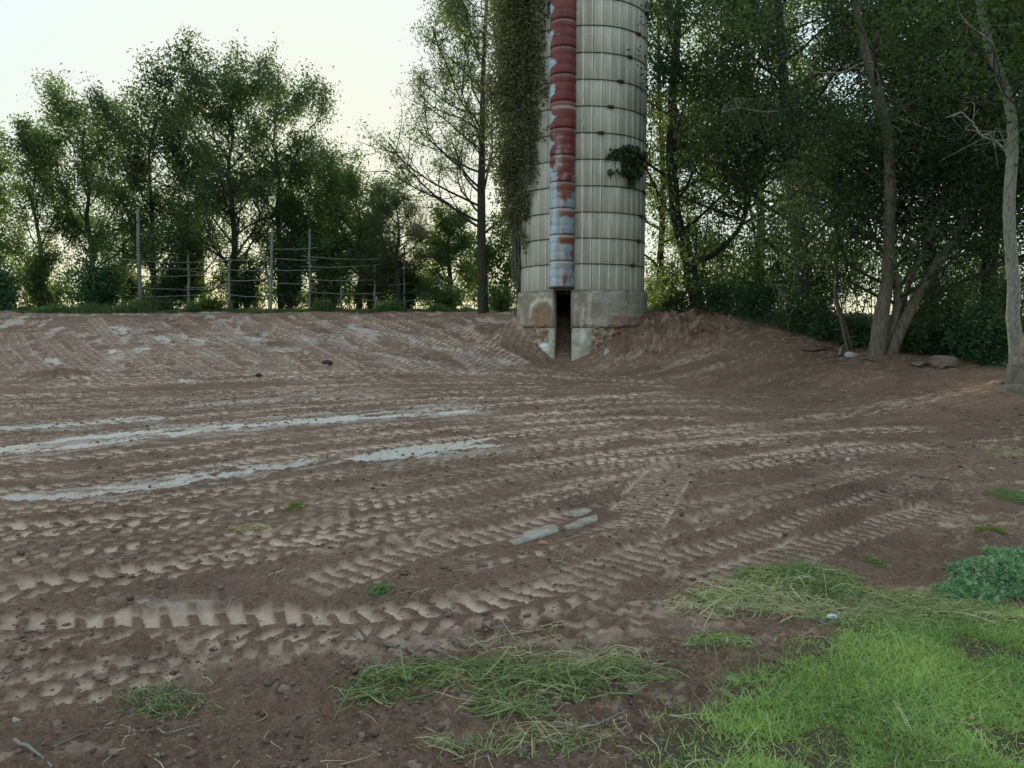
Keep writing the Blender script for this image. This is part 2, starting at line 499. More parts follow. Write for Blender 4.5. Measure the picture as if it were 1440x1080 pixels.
# sweeping wheel marks, far to near
T = track
for args in [
    ([(-80, 700), (120, 682), (330, 655), (560, 628), (760, 606), (900, 596)], 0.42, 'lug', 0.17, 1.0, 0.0, 0.9),
    ([(-80, 612), (160, 596), (420, 575), (620, 562), (800, 562)], 0.42, 'lug', 0.22, 1.0, 0.02, 0.8),
    ([(-80, 798), (60, 784), (220, 765), (400, 735), (560, 706), (700, 678), (850, 655), (1000, 640)], 0.40, 'block', 0.14, 1.0, 0.0, 0.9),
    ([(-80, 770), (120, 752), (300, 726), (460, 700), (600, 678)], 0.38, 'lug', 0.14, 1.0, 0.0, 0.95),
    ([(-80, 830), (120, 806), (300, 780), (470, 742), (620, 722)], 0.38, 'lug', 0.13, 1.0, 0.0, 0.95),
    ([(620, 800), (760, 770), (900, 733), (1060, 700), (1180, 676)], 0.38, 'lug', 0.14, 1.0, 0.03, 0.75),
    ([(760, 690), (900, 668), (1080, 650), (1240, 632), (1330, 628)], 0.42, 'bar', 0.16, 1.0, 0.02, 0.75),
    ([(850, 640), (1000, 622), (1180, 608), (1330, 604)], 0.42, 'lug', 0.20, 1.0, 0.03, 0.7),
    ([(760, 575), (900, 566), (1040, 566)], 0.42, 'block', 0.25, 1.0, 0.03, 0.7),
    ([(-80, 535), (200, 532), (460, 524), (720, 524)], 0.45, 'lug', 0.3, 1.0, 0.03, 0.7),
    ([(-80, 940), (80, 932), (220, 922), (380, 905), (520, 893)], 0.36, 'block', 0.12, 1.0, 0.08, 0.8),
    ([(-80, 545), (200, 540), (500, 528), (780, 530), (930, 540)], 0.5, 'block', 0.30, 1, 0.0, 0.8),
    ([(-80, 560), (250, 552), (520, 541), (800, 541), (960, 546)], 0.5, 'lug', 0.32, 1.2, -0.02, 0.85),
    ([(-80, 578), (200, 566), (480, 552), (740, 553), (935, 545)], 0.45, 'block', 0.26, 1, 0.0, 0.7),
    ([(560, 583), (700, 570), (860, 560), (960, 552)], 0.42, 'lug', 0.24, 1.2, -0.05, 1.0),
    ([(-80, 592), (160, 580), (380, 566), (560, 560)], 0.45, 'block', 0.25, 1, 0.0, 0.7),
    ([(-80, 628), (180, 606), (330, 596), (420, 590)], 0.40, 'block', 0.22, 1, 0.05, 0.6),
    ([(-80, 660), (160, 640), (330, 622), (560, 598), (800, 582), (1000, 574), (1080, 580)], 0.44, 'lug', 0.21, 1.3, -0.05, 1.0),
    ([(-80, 682), (160, 660), (400, 630), (620, 606), (860, 590), (1010, 590)], 0.40, 'lug', 0.20, 1.3, -0.04, 0.95),
    ([(700, 640), (900, 612), (1050, 600), (1160, 590)], 0.42, 'lug', 0.20, 1.2, 0.0, 0.85),
    ([(-80, 728), (120, 712), (330, 690), (500, 665), (700, 640), (860, 622)], 0.46, 'block', 0.19, 1.3, -0.04, 0.95),
    ([(-80, 752), (120, 738), (330, 712), (520, 690), (640, 668), (760, 655), (950, 630), (1120, 618)], 0.44, 'lug', 0.18, 1.3, -0.05, 1.0),
    ([(-80, 780), (120, 762), (330, 740), (480, 712), (580, 690)], 0.40, 'block', 0.17, 1.2, -0.02, 0.9),
    ([(-80, 812), (120, 790), (260, 775), (420, 752), (560, 728), (640, 712)], 0.42, 'block', 0.16, 1.2, -0.05, 0.95),
    ([(-80, 842), (100, 822), (260, 800), (420, 770), (560, 748), (700, 716), (820, 688), (940, 665), (1100, 640), (1250, 622)], 0.40, 'lug', 0.15, 1.4, -0.04, 1.0),
    ([(400, 838), (520, 798), (620, 768), (740, 742), (860, 716)], 0.34, 'bar', 0.13, 1.3, -0.04, 0.9),
    ([(900, 735), (1020, 706), (1140, 682), (1260, 655)], 0.36, 'lug', 0.17, 1.2, 0.02, 0.7),
    ([(560, 880), (700, 848), (820, 815), (920, 782), (1060, 744), (1200, 708), (1330, 668)], 0.50, 'bar', 0.13, 1.5, -0.07, 1.0),
    ([(960, 835), (1060, 800), (1160, 762), (1260, 735), (1360, 712)], 0.40, 'bar', 0.12, 1.3, 0.0, 0.8),
    ([(880, 750), (905, 712), (935, 672), (950, 655)], 0.55, 'bar', 0.11, 1.4, -0.06, 0.95),
    ([(-80, 892), (60, 888), (200, 884), (330, 880), (470, 880), (600, 868), (740, 850), (860, 815)], 0.46, 'lug', 0.15, 1.6, -0.12, 1.05),
    ([(-80, 992), (40, 972), (150, 955), (260, 925), (350, 910)], 0.40, 'block', 0.13, 1.2, 0.06, 0.8)]:
    T(*args)
berm([(330, 835), (400, 815), (480, 785)], 0.28, 0.055)
berm([(880, 785), (960, 765), (1060, 735), (1160, 705), (1290, 670)], 0.22, 0.06)
berm([(560, 755), (760, 722), (930, 690)], 0.15, 0.03)
berm([(1080, 770), (1180, 735), (1300, 700), (1400, 655)], 0.22, 0.05)
berm([(-60, 920), (100, 918), (240, 912), (360, 905)], 0.16, 0.035)
berm([(0, 535), (80, 530), (150, 528)], 0.7, 0.12)
berm([(1020, 620), (1080, 612)], 0.4, 0.07)
berm([(700, 800), (830, 770), (960, 740)], 0.25, 0.03)
berm([(1270, 800), (1360, 770), (1440, 740)], 0.4, 0.06)

clod = fbm(GX * 16, GY * 16, 21, 4, 0.65)
big = fbm(GX * 2.2, GY * 2.2, 25, 3)
lumps = fbm(GX * 38, GY * 38, 23, 2, 0.6)
loose = 1 - 0.72 * trod
dz += (clod - 0.5) * (0.055 + 0.03 * ss(4.5, 3.0, GY)) * loose + (big - 0.5) * 0.05 * loose + (lumps - 0.5) * 0.018 * np.clip(1.1 - pack, 0.2, 1)
ridg = 1 - np.abs(fbm(GX * 7, GY * 7, 27, 3) - 0.5) * 4
dz += np.clip(ridg, 0, 1) ** 3 * 0.02 * loose * ss(0.45, 0.6, patchy)
# rough broken earth on the banks beside the silo
rs = np.hypot(GX - SILO[0], GY - SILO[1])
bankR = ss(2.4, 0.6, np.abs(GX - 4.9)) * ss(2.2, 1.0, np.abs(GY - 22.4))
dz += bankR * (fbm(GX * 3.2, GY * 3.2, 61, 4, 0.65) - 0.45) * 0.45
dz *= 1 + 0.8 * ss(12, 24, GY)
fleck = fbm(GX * 11, GY * 22, 37, 4, 0.65)
pack = np.clip(pack, 0, 1) + ss(0.58, 0.68, fleck) * 0.28 * loose * ss(0.35, 0.55, patchy)
pack *= 1 - 0.45 * ss(0.5, 0.62, fbm(GX * 20, GY * 20, 39, 3)) * (1 - 0.6 * trod)
dz -= 0.03 * ss(2.2, 2.0, rs)
SP = catmull(hits([(700, 772), (778, 750), (850, 722)]), 6)
idx = near(SP, 0.5)
S_, T_, L_ = line_st(SP, GX[idx], GY[idx])
fl = ss(0.22, 0.12, np.abs(T_))
dz[idx] = dz[idx] * (1 - fl) - 0.004 * fl
pack[idx] *= 1 - fl
LAWN = hits([(800, 1200), (900, 1078), (960, 1005), (1080, 935), (1180, 900), (1290, 862), (1440, 852), (1640, 850)])
idx = near(LAWN, 3.0)
S_, T_, L_ = line_st(LAWN, GX, GY)
lawn_f = ss(0.12, -0.10, T_ + (fbm(GX * 3, GY * 3, 14, 3) - 0.5) * 0.35)
dz = dz * (1 - 0.7 * lawn_f) + 0.02 * lawn_f
pack *= 1 - lawn_f; lime *= 1 - lawn_f
# verge under the far trees
crestY = 34.5 + 1.8 * (vnoise(GX * 0.6, GX * 0, 7) - 0.5)
verge = ss(0, 1.0, GY - crestY) * ss(3.0, 1.0, GX - 0.5)
ridge_pts = np.array([at(905, 447, 24.4)[:2], at(960, 450, 23.6)[:2], at(1000, 455, 22.6)[:2], at(1100, 476, 20.5)[:2], at(1200, 498, 18.2)[:2],
                      at(1340, 516, 15.8)[:2], at(1430, 525, 13.8)[:2], at(1600, 530, 13)[:2], [16, 13]])
Sr, Tr, Lr = line_st(ridge_pts, GX, GY)
verge = np.maximum(verge, ss(0.1, 0.7, Tr) * ss(3.5, 4.0, GX))
green = np.clip(np.maximum(lawn_f, verge), 0, 1)
pack *= 1 - verge; lime *= 1 - verge
red = np.clip(bankR * ss(0.4, 0.6, fbm(GX * 1.5, GY * 1.5, 33, 3)), 0, 1)
V = np.stack([GX, GY, GZ + dz], -1)
ii = (np.arange(NR - 1)[:, None] * NC + np.arange(NC - 1)[None, :]).ravel()
F = np.stack([ii, ii + 1, ii + NC + 1, ii + NC], -1)
gme = mkmesh('ground', V, F, True)
attr_color(gme, 'mask', np.stack([np.clip(pack, 0, 1), np.clip(lime, 0, 1), green, red], -1))
GZD = (GZ + dz).reshape(NR, NC)

def surf(x, y):
    """height of the finished ground, bilinear on the grid"""
    x = np.asarray(x, float); y = np.asarray(y, float)
    fi = np.clip(np.interp(y, yr, np.arange(NR)), 0, NR - 1.001)
    s = x / (0.74 * y + 1.6)
    fj = np.clip((s + 1) / 2 * (NC - 1), 0, NC - 1.001)
    i, j = fi.astype(int), fj.astype(int); a, b = fi - i, fj - j
    return (GZD[i, j] * (1 - a) * (1 - b) + GZD[i + 1, j] * a * (1 - b) + GZD[i, j + 1] * (1 - a) * b + GZD[i + 1, j + 1] * a * b)

def sz(x, y):
    return float(surf(np.array([x]), np.array([y]))[0])

def hitp(px, py):
    h = hit(px, py)
    return np.array([h[0], h[1], sz(h[0], h[1])])

m, nt, b = mat_new('bare_soil')
at_ = N(nt, 'ShaderNodeAttribute'); at_.attribute_name = 'mask'
sep = N(nt, 'ShaderNodeSeparateColor'); nt.links.new(at_.outputs['Color'], sep.inputs[0])
n1 = noise(nt, 2.2, 8, 0.7); n2 = noise(nt, 34, 6, 0.75); n3 = noise(nt, 150, 4, 0.7)
soil = mixc(nt, ramp(nt, n1, (0.35, 0.65, 0, 1)), (0.158, 0.082, 0.053), (0.275, 0.156, 0.104))
soil = mixc(nt, ramp(nt, n2, (0.40, 0.66, 0, 0.8)), soil, (0.37, 0.245, 0.175))
soil = mixc(nt, ramp(nt, n3, (0.50, 0.70, 0, 0.7)), soil, (0.065, 0.036, 0.025))
soil = mixc(nt, ramp(nt, noise(nt, 0.45, 3, 0.6), (0.45, 0.65, 0, 0.45)), soil, (0.095, 0.052, 0.036))
padc = mixc(nt, ramp(nt, n2, (0.3, 0.7, 0, 1)), (0.88, 0.65, 0.49), (0.74, 0.51, 0.375))
c = mixc(nt, sep.outputs[0], soil, padc)
c = mixc(nt, at_.outputs['Alpha'], c, (0.17, 0.075, 0.042))
lm = mixc(nt, ramp(nt, n2, (0.35, 0.6, 0, 1)), (0.86, 0.77, 0.69), (0.62, 0.50, 0.42))
c = mixc(nt, sep.outputs[1], c, lm)
gr = mixc(nt, ramp(nt, n2, (0.35, 0.65, 0, 1)), (0.10, 0.088, 0.045), (0.14, 0.098, 0.06))
c = mixc(nt, sep.outputs[2], c, gr)
nt.links.new(c, b.inputs['Base Color'])
b.inputs['Roughness'].default_value = 0.85
b.inputs['Specular IOR Level'].default_value = 0.12
ad = N(nt, 'ShaderNodeMath', operation='ADD'); nt.links.new(n2, ad.inputs[0])
ml = N(nt, 'ShaderNodeMath', operation='MULTIPLY'); ml.inputs[1].default_value = 0.35
nt.links.new(n3, ml.inputs[0]); nt.links.new(ml.outputs[0], ad.inputs[1])
bump(nt, b, ad.outputs[0], 0.9, 0.035)
M['soil'] = m
link('ground', gme, m, kind='structure')

# wide sheet of meadow round the yard, out to the horizon
rr = np.concatenate([np.linspace(0, 60, 41), np.geomspace(66, 3000, 30)]); aa = np.linspace(0, 2 * math.pi, 97)[:-1]
mx_, my_ = (rr[:, None] * np.cos(aa)).ravel(), (rr[:, None] * np.sin(aa)).ravel() + 10
ins = (my_ > 1.5) & (my_ < 51) & (np.abs(mx_) < 0.74 * my_ + 1.9)
mz_ = terr(mx_, my_) - np.where(ins, 0.5, 0.03) 
i0 = (np.arange(len(rr) - 1)[:, None] * 96); j0 = np.arange(96)[None, :]; j1 = (j0 + 1) % 96
F = np.stack([i0 + j0, i0 + 96 + j0, i0 + 96 + j1, i0 + j1], -1).reshape(-1, 4)
M['meadow'] = simple('meadow_grass', (0.05, 0.075, 0.022), (0.09, 0.085, 0.035), 0.8, 0.95, 0.5, 0.1)
link('meadow', mkmesh('meadow', np.stack([mx_, my_, mz_], -1), F, True), M['meadow'], kind='structure')
# ------------------------------------------------------------------ silo
rng = np.random.default_rng(5)
SX, SY = SILO
FACE = math.atan2(-SY, -SX)                     # direction from the silo's axis to the viewer
CH = math.radians(-90 - 21.4)                    # the chute sits to the left of the nearest point
Z_DOOR, Z_CRACK, Z_FT, Z_TOP = 0.42, 1.47, 2.60, 14.1
silo = thing('silo', 'tall grey concrete silo with a rusty red and pale blue chute in the dirt bank', 'silo', (SX, SY, 0))

m, nt, b = mat_new('stave_concrete')
oi = N(nt, 'ShaderNodeObjectInfo')
s1 = noise(nt, 6, 6, 0.7, stretch=(1, 1, 0.10), obj=False)
s2 = noise(nt, 26, 5, 0.7, obj=False)
s3 = noise(nt, 0.9, 4, 0.6, stretch=(1, 1, 0.35), obj=False)
c0 = mixc(nt, ramp(nt, s1, (0.35, 0.68, 0, 1)), (0.68, 0.60, 0.51), (0.40, 0.345, 0.285))
c0 = mixc(nt, ramp(nt, s3, (0.42, 0.62, 0, 0.6)), c0, (0.50, 0.46, 0.39))
c0 = mixc(nt, ramp(nt, s2, (0.5, 0.72, 0, 0.35)), c0, (0.30, 0.26, 0.21))
vr = ramp(nt, oi.outputs['Random'], (0, 1, 0.84, 1.10))
cs = N(nt, 'ShaderNodeVectorMath', operation='SCALE'); nt.links.new(c0, cs.inputs[0]); nt.links.new(vr, cs.inputs['Scale'])
nt.links.new(cs.outputs[0], b.inputs['Base Color']); b.inputs['Roughness'].default_value = 0.92
b.inputs['Specular IOR Level'].default_value = 0.15
bump(nt, b, s2, 0.35, 0.01)
M['stave'] = m
M['hoop'] = simple('hoop_steel', (0.045, 0.035, 0.03), (0.09, 0.055, 0.04), 20, 0.7, 0.2)
M['conc'] = vcol_mat('foundation_concrete', 'paint', 0.92, 9, 0.35, 0.6, 0.03)
M['paint'] = vcol_mat('chute_paint', 'paint', 0.55, 14, 0.25, 0.15, 0.01, stretch=(1, 1, 0.5), spec=0.4)
M['dark'] = simple('inside_shade', (0.012, 0.01, 0.009), (0.008, 0.007, 0.006), 5, 0.95, 0.0)  # near-black colour that paints the shade inside the silo
M['wood'] = simple('grey_wood', (0.30, 0.28, 0.25), (0.18, 0.16, 0.14), 10, 0.9, 0.4, 0.01, stretch=(1, 1, 0.15))

NST = 44
DTH = 2 * math.pi / NST
SH = 0.762
def stave_mesh():
    # cross-section of one stave: flat face, chamfered edge, a raised mortar lip on one side
    hw = DTH / 2 - 0.0016
    prof = [(-hw, -0.05), (-hw, -0.012), (-hw + 0.007, 0.004), (-hw * 0.55, 0.0), (0, 0.0), (hw * 0.62, 0.0), (hw * 0.70, 0.009), (hw - 0.008, 0.009), (hw, -0.010), (hw, -0.05)]
    V = []
    for z, off in ((0.002, -0.006), (0.012, 0), (SH - 0.012, 0), (SH - 0.002, -0.006)):
        for th, d in prof:
            r = R_ST + d + (off if d > -0.04 else 0)
            V.append((r * math.cos(th), r * math.sin(th), z))
    n = len(prof)
    F = [(k * n + i, k * n + i + 1, (k + 1) * n + i + 1, (k + 1) * n + i) for k in range(3) for i in range(n - 1)]
    return np.array(V), np.array(F)
SV, SF = stave_mesh()
stave_me = mkmesh('stave', SV, SF)
stave_me.materials.append(M['stave'])
M['lip'] = simple('mortar_lip', (0.80, 0.74, 0.64), (0.58, 0.53, 0.45), 9, 0.92, 0.2, stretch=(1, 1, 0.2), obj=False)
stave_me.materials.append(M['lip'])
for k_, p_ in enumerate(stave_me.polygons):
    if k_ % 9 in (5, 6):
        p_.material_index = 1
rest = Geo()
nrow = int((Z_TOP - Z_FT) / SH)
for k in range(NST):
    th = FACE + (k + 0.5) * DTH
    rel = (th - FACE + math.pi) % (2 * math.pi) - math.pi
    relc = (th - CH + math.pi) % (2 * math.pi) - math.pi
    for r in range(nrow):
        z = Z_FT + r * SH
        if abs(relc) < DTH * 0.9 and z < Z_FT + 20:
            visible = False
            if abs(relc) < DTH * 0.55:
                pass
        visible = abs(rel) < math.radians(82) and r < 12 and abs(relc) > DTH * 1.05
        if visible:
            o = bpy.data.objects.new('stave', stave_me)
            COL.objects.link(o)
            o.parent = silo
            o.location = (0, 0, z)
            o.rotation_euler = (0, 0, th + rng.normal(0, 0.0004))
            j = 1 + rng.normal(0, 0.0012)
            o.scale = (j, j, 1)
        else:
            c, s = math.cos(th), math.sin(th)
            R = np.array([[c, -s, 0], [s, c, 0], [0, 0, 1]])
            rest.add(SV @ R.T + [0, 0, z], SF)
me = rest.mesh('hidden_staves', False)
me.materials.append(M['stave']); me.materials.append(M['lip'])
me.polygons.foreach_set('material_index', np.where(np.isin(np.arange(len(me.polygons)) % 27 % 9, (5, 6)), 1, 0).astype(np.int32))
link('stave_wall', me, M['stave'], silo, kind='stuff')
# hoops with their lugs
for r in range(nrow + 1):
    z = Z_FT + r * SH
    a = np.linspace(0, 2 * math.pi, 97)
    rad = R_ST + 0.017
    g = Geo()
    P = np.stack([rad * np.cos(a), rad * np.sin(a), z + 0.004 * np.sin(a * 3 + r) + (0.002 * np.sin(a * 22))], -1)
    if r > 0:
        g.tube(P, 0.0125, 5)
        ho = link('hoop', g.mesh('hoop'), M['hoop'], silo)
    # lug walks one stave per hoop
    for off, want in ((0, True),):
        if r == 0:
            continue
        px = {1: 885, 2: 894, 3: 899, 4: 903}.get(r, 900 - 2)
        if r >= 5:
            px = 837 + (r - 6) * 13.2 if r >= 6 else 905
        X = at(min(px, 905), 300, 24)[0] - SX
        X = max(-R_ST * 0.995, min(R_ST * 0.995, X * 0.985))
        th = -math.acos(X / R_ST)
        g = Geo()
        c, s = math.cos(th), math.sin(th)
        R = [[c, -s, 0], [s, c, 0], [0, 0, 1]]
        g.box((rad * c, rad * s, z), (0.09, 0.15, 0.085), R)
        g.box((rad * c + s * 0.07, rad * s - c * 0.07, z), (0.04, 0.12, 0.04), R)
        g.box((rad * c - s * 0.07, rad * s + c * 0.07, z), (0.03, 0.09, 0.028), R)
        link('lug', g.mesh('lug', False), M['hoop'], ho)

# foundation: two bands of cast concrete with the door gap between
def band(name, z0, z1, r0, thick, col_fn, rough_fn, nth=220, nz=40, gap=True):
    gw = 0.275 / r0
    th = np.linspace(CH + gw, CH + 2 * math.pi - gw, nth)
    # finer towards the viewer is not needed: even spacing
    zz = np.linspace(z0, z1, nz)
    TH, ZZ = np.meshgrid(th, zz)
    arc = (TH - CH)
    sgn = (arc + math.pi) % (2 * math.pi) - math.pi
    rel = (TH - FACE + math.pi) % (2 * math.pi) - math.pi
    X = rel * r0
    d = rough_fn(X, ZZ, sgn * r0)
    Rr = r0 + d
    outer = np.stack([Rr * np.cos(TH), Rr * np.sin(TH), ZZ], -1)
    inner = np.stack([(r0 - thick) * np.cos(TH), (r0 - thick) * np.sin(TH), ZZ], -1)
    C = col_fn(X, ZZ, sgn * r0)
    V = np.concatenate([outer.reshape(-1, 3), inner.reshape(-1, 3)])
    n = nth * nz
    i = (np.arange(nz - 1)[:, None] * nth + np.arange(nth - 1)[None, :]).ravel()
    Fo = np.stack([i, i + 1, i + nth + 1, i + nth], -1)
    Fi = np.stack([i, i + nth, i + nth + 1, i + 1], -1) + n
    t = np.arange(nth - 1) + (nz - 1) * nth
    Ft = np.stack([t, t + 1, t + 1 + n, t + n], -1)
    t0 = np.arange(nth - 1)
    Fb = np.stack([t0, t0 + n, t0 + 1 + n, t0 + 1], -1)
    l = np.arange(nz - 1) * nth
    Fl = np.stack([l, l + nth, l + nth + n, l + n], -1)
    l2 = l + nth - 1
    Fr = np.stack([l2, l2 + n, l2 + nth + n, l2 + nth], -1)
    me = mkmesh(name, V, np.concatenate([Fo, Fi, Ft, Fb, Fl, Fr]), True)
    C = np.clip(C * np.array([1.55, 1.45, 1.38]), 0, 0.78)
    attr_color(me, 'paint', np.concatenate([C.reshape(-1, 3), C.reshape(-1, 3) * 0.35]))  # inner face coloured darker to stand for shade behind the door gap
    return me

def lerp3(a, b, t):
    return np.asarray(a)[None, None, :] * (1 - t[..., None]) + np.asarray(b)[None, None, :] * t[..., None] if np.ndim(a) == 1 else a * (1 - t[..., None]) + np.asarray(b)[None, None, :] * t[..., None]

def col_up(X, Z, A):
    n = fbm(X * 3 + 9, Z * 3, 3, 4); s = fbm(X * 9, Z * 0.8, 5, 4)
    c = lerp3((0.33, 0.29, 0.245), (0.22, 0.185, 0.15), ss(0.4, 0.62, n))
    c = lerp3(c, (0.30, 0.29, 0.26), ss(0.2, 0.8, X) * 0.6)
    # earth-stained hollow left of the door with a pale plaster rim
    q = np.hypot((X + 1.25) / 0.52, (Z - 1.75) / 0.50) + (n - 0.5) * 0.5
    c = lerp3(c, (0.50, 0.45, 0.39), np.exp(-((q - 1.15) / 0.13) ** 2) * ss(1.5, 1.9, Z + (X + 1.3) * 0.3) * 0.9)
    c = lerp3(c, (0.21, 0.125, 0.075), ss(1.05, 0.7, q) * 0.8)
    c = lerp3(c, (0.33, 0.22, 0.12), ss(1.62, 1.5, Z) * ss(-0.7, -0.95, X) * 0.8)
    # earth stain right
    c = lerp3(c, (0.23, 0.145, 0.10), ss(1.92, 1.78, Z + (n - 0.5) * 0.2 + (X - 1.4) * 0.06) * ss(0.75, 0.95, X) * 0.85)
    c = lerp3(c, (0.46, 0.43, 0.38), np.exp(-((Z - 1.88 + (X - 1) * 0.05) / 0.03) ** 2) * ss(0.7, 1.0, X) * 0.5)
    c = lerp3(c, (0.44, 0.41, 0.36), ss(0.52, 0.66, s) * ss(-0.4, 0.0, X) * ss(0.9, 0.5, X) * 0.7)
    c = lerp3(c, (0.15, 0.13, 0.115), ss(0.50, 0.66, s) * ss(0.6, 1.6, X) * 0.5)
    c = lerp3(c, (0.42, 0.37, 0.30), ss(0.23, 0.12, np.abs(A) - 0.2) * 0.4)
    c = lerp3(c, (0.11, 0.09, 0.075), ss(2.50, 2.58, Z + (s - 0.5) * 0.12) * 0.7)
    return c

def rough_up(X, Z, A):
    n = fbm(X * 3, Z * 3, 13, 4, 0.6)
    q = np.hypot((X + 1.25) / 0.52, (Z - 1.75) / 0.50) + (n - 0.5) * 0.4
    d = (n - 0.5) * 0.05 - 0.05 * ss(1.05, 0.75, q)
    d -= 0.08 * ss(1.54, 1.47, Z + (fbm(X * 8, Z * 2, 4, 3) - 0.5) * 0.14)
    d -= 0.05 * ss(2.50, 2.60, Z + (fbm(X * 7, Z * 0, 6, 3) - 0.5) * 0.15)
    d += 0.10 * ss(1.85, 1.5, Z) * ss(0.8, 1.3, X) * n
    return d

def col_lo(X, Z, A):
    n = fbm(X * 5 + 3, Z * 5, 8, 4); f = fbm(X * 14, Z * 14, 9, 3)
    c = lerp3((0.37, 0.36, 0.31), (0.27, 0.265, 0.22), ss(0.4, 0.62, n))
    c = lerp3(c, (0.62, 0.61, 0.58), np.exp(-(((X + 1.22) / 0.16) ** 2 + ((Z - 0.93) / 0.2) ** 2)) * 1.0)
    c = lerp3(c, (0.60, 0.62, 0.61), np.exp(-(((X - 0.02) / 0.10) ** 2 + ((Z - 1.2) / 0.22) ** 2)) * 0.85)
    rub = np.maximum(ss(0.22, 0.36, X), ss(-1.0, -1.1, X) * ss(0.95, 1.08, Z))
    rc = lerp3((0.20, 0.145, 0.11), (0.34, 0.27, 0.21), ss(0.45, 0.62, f))
    return c * (1 - rub[..., None]) + rc * rub[..., None]

def rough_lo(X, Z, A):
    n = fbm(X * 5, Z * 5, 18, 4, 0.6); f = fbm(X * 9, Z * 9, 19, 3, 0.6)
    rub = np.maximum(ss(0.22, 0.36, X), ss(-1.0, -1.15, X))
    return (n - 0.5) * 0.03 - rub * 0.05 + rub * (f - 0.5) * 0.22
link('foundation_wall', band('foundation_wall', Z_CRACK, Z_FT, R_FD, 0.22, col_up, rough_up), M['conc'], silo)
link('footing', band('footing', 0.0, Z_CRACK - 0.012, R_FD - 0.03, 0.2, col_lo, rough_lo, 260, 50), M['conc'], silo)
cc, cs_ = math.cos(CH), math.sin(CH)
RC = np.array([[cc, -cs_, 0], [cs_, cc, 0], [0, 0, 1]])
def chl(g, c, size):
    """a box in the chute's own frame: x outwards, y sideways"""
    g.box(RC @ np.array(c), size, RC)
gb = Geo()
for s in (-1, 1):
    g = Geo(); chl(g, (R_FD - 0.10, s * 0.295, 2.02), (0.24, 0.05, 1.12))
    me = g.mesh('door_jamb', False); attr_color(me, 'paint', np.tile([[0.36, 0.32, 0.26]], (8, 1)))
    link('door_jamb', me, M['conc'], silo)
g = Geo()
a = np.linspace(0, 2 * math.pi, 49)
P = [(1.7 * math.cos(t), 1.7 * math.sin(t), 0.40) for t in a[:-1]]
V = np.array([(0, 0, 0.40)] + P); F = [(0, 1 + i, 1 + (i + 1) % 48, 1 + (i + 1) % 48) for i in range(0)]
# dome roof: ribs of pressed steel, above the frame of the picture
rings = [(R_ST + 0.08, Z_FT + nrow * SH), (R_ST * 0.97, Z_FT + nrow * SH + 0.35), (R_ST * 0.8, Z_FT + nrow * SH + 0.95), (R_ST * 0.5, Z_FT + nrow * SH + 1.35), (0.05, Z_FT + nrow * SH + 1.5)]
V = np.array([(r * math.cos(t), r * math.sin(t), z) for r, z in rings for t in a[:-1]])
F = [(k * 48 + i, k * 48 + (i + 1) % 48, (k + 1) * 48 + (i + 1) % 48, (k + 1) * 48 + i) for k in range(len(rings) - 1) for i in range(48)]
M['tin'] = simple('roof_tin', (0.42, 0.43, 0.44), (0.3, 0.3, 0.3), 4, 0.5, 0.1)
link('dome_roof', mkmesh('dome_roof', V, F, True), M['tin'], silo)
# added near-black floor and lining: the doorway's shade put into their colour
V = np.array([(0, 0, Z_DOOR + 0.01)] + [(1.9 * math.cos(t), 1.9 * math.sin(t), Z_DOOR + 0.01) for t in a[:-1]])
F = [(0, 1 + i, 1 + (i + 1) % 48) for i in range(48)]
link('shade_floor', mkmesh('shade_floor', V, F), M['dark'], silo)
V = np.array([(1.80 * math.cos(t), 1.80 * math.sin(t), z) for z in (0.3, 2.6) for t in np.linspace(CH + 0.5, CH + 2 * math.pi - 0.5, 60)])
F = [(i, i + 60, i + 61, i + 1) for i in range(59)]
link('shade_lining', mkmesh('shade_lining', V, F, True), M['dark'], silo)

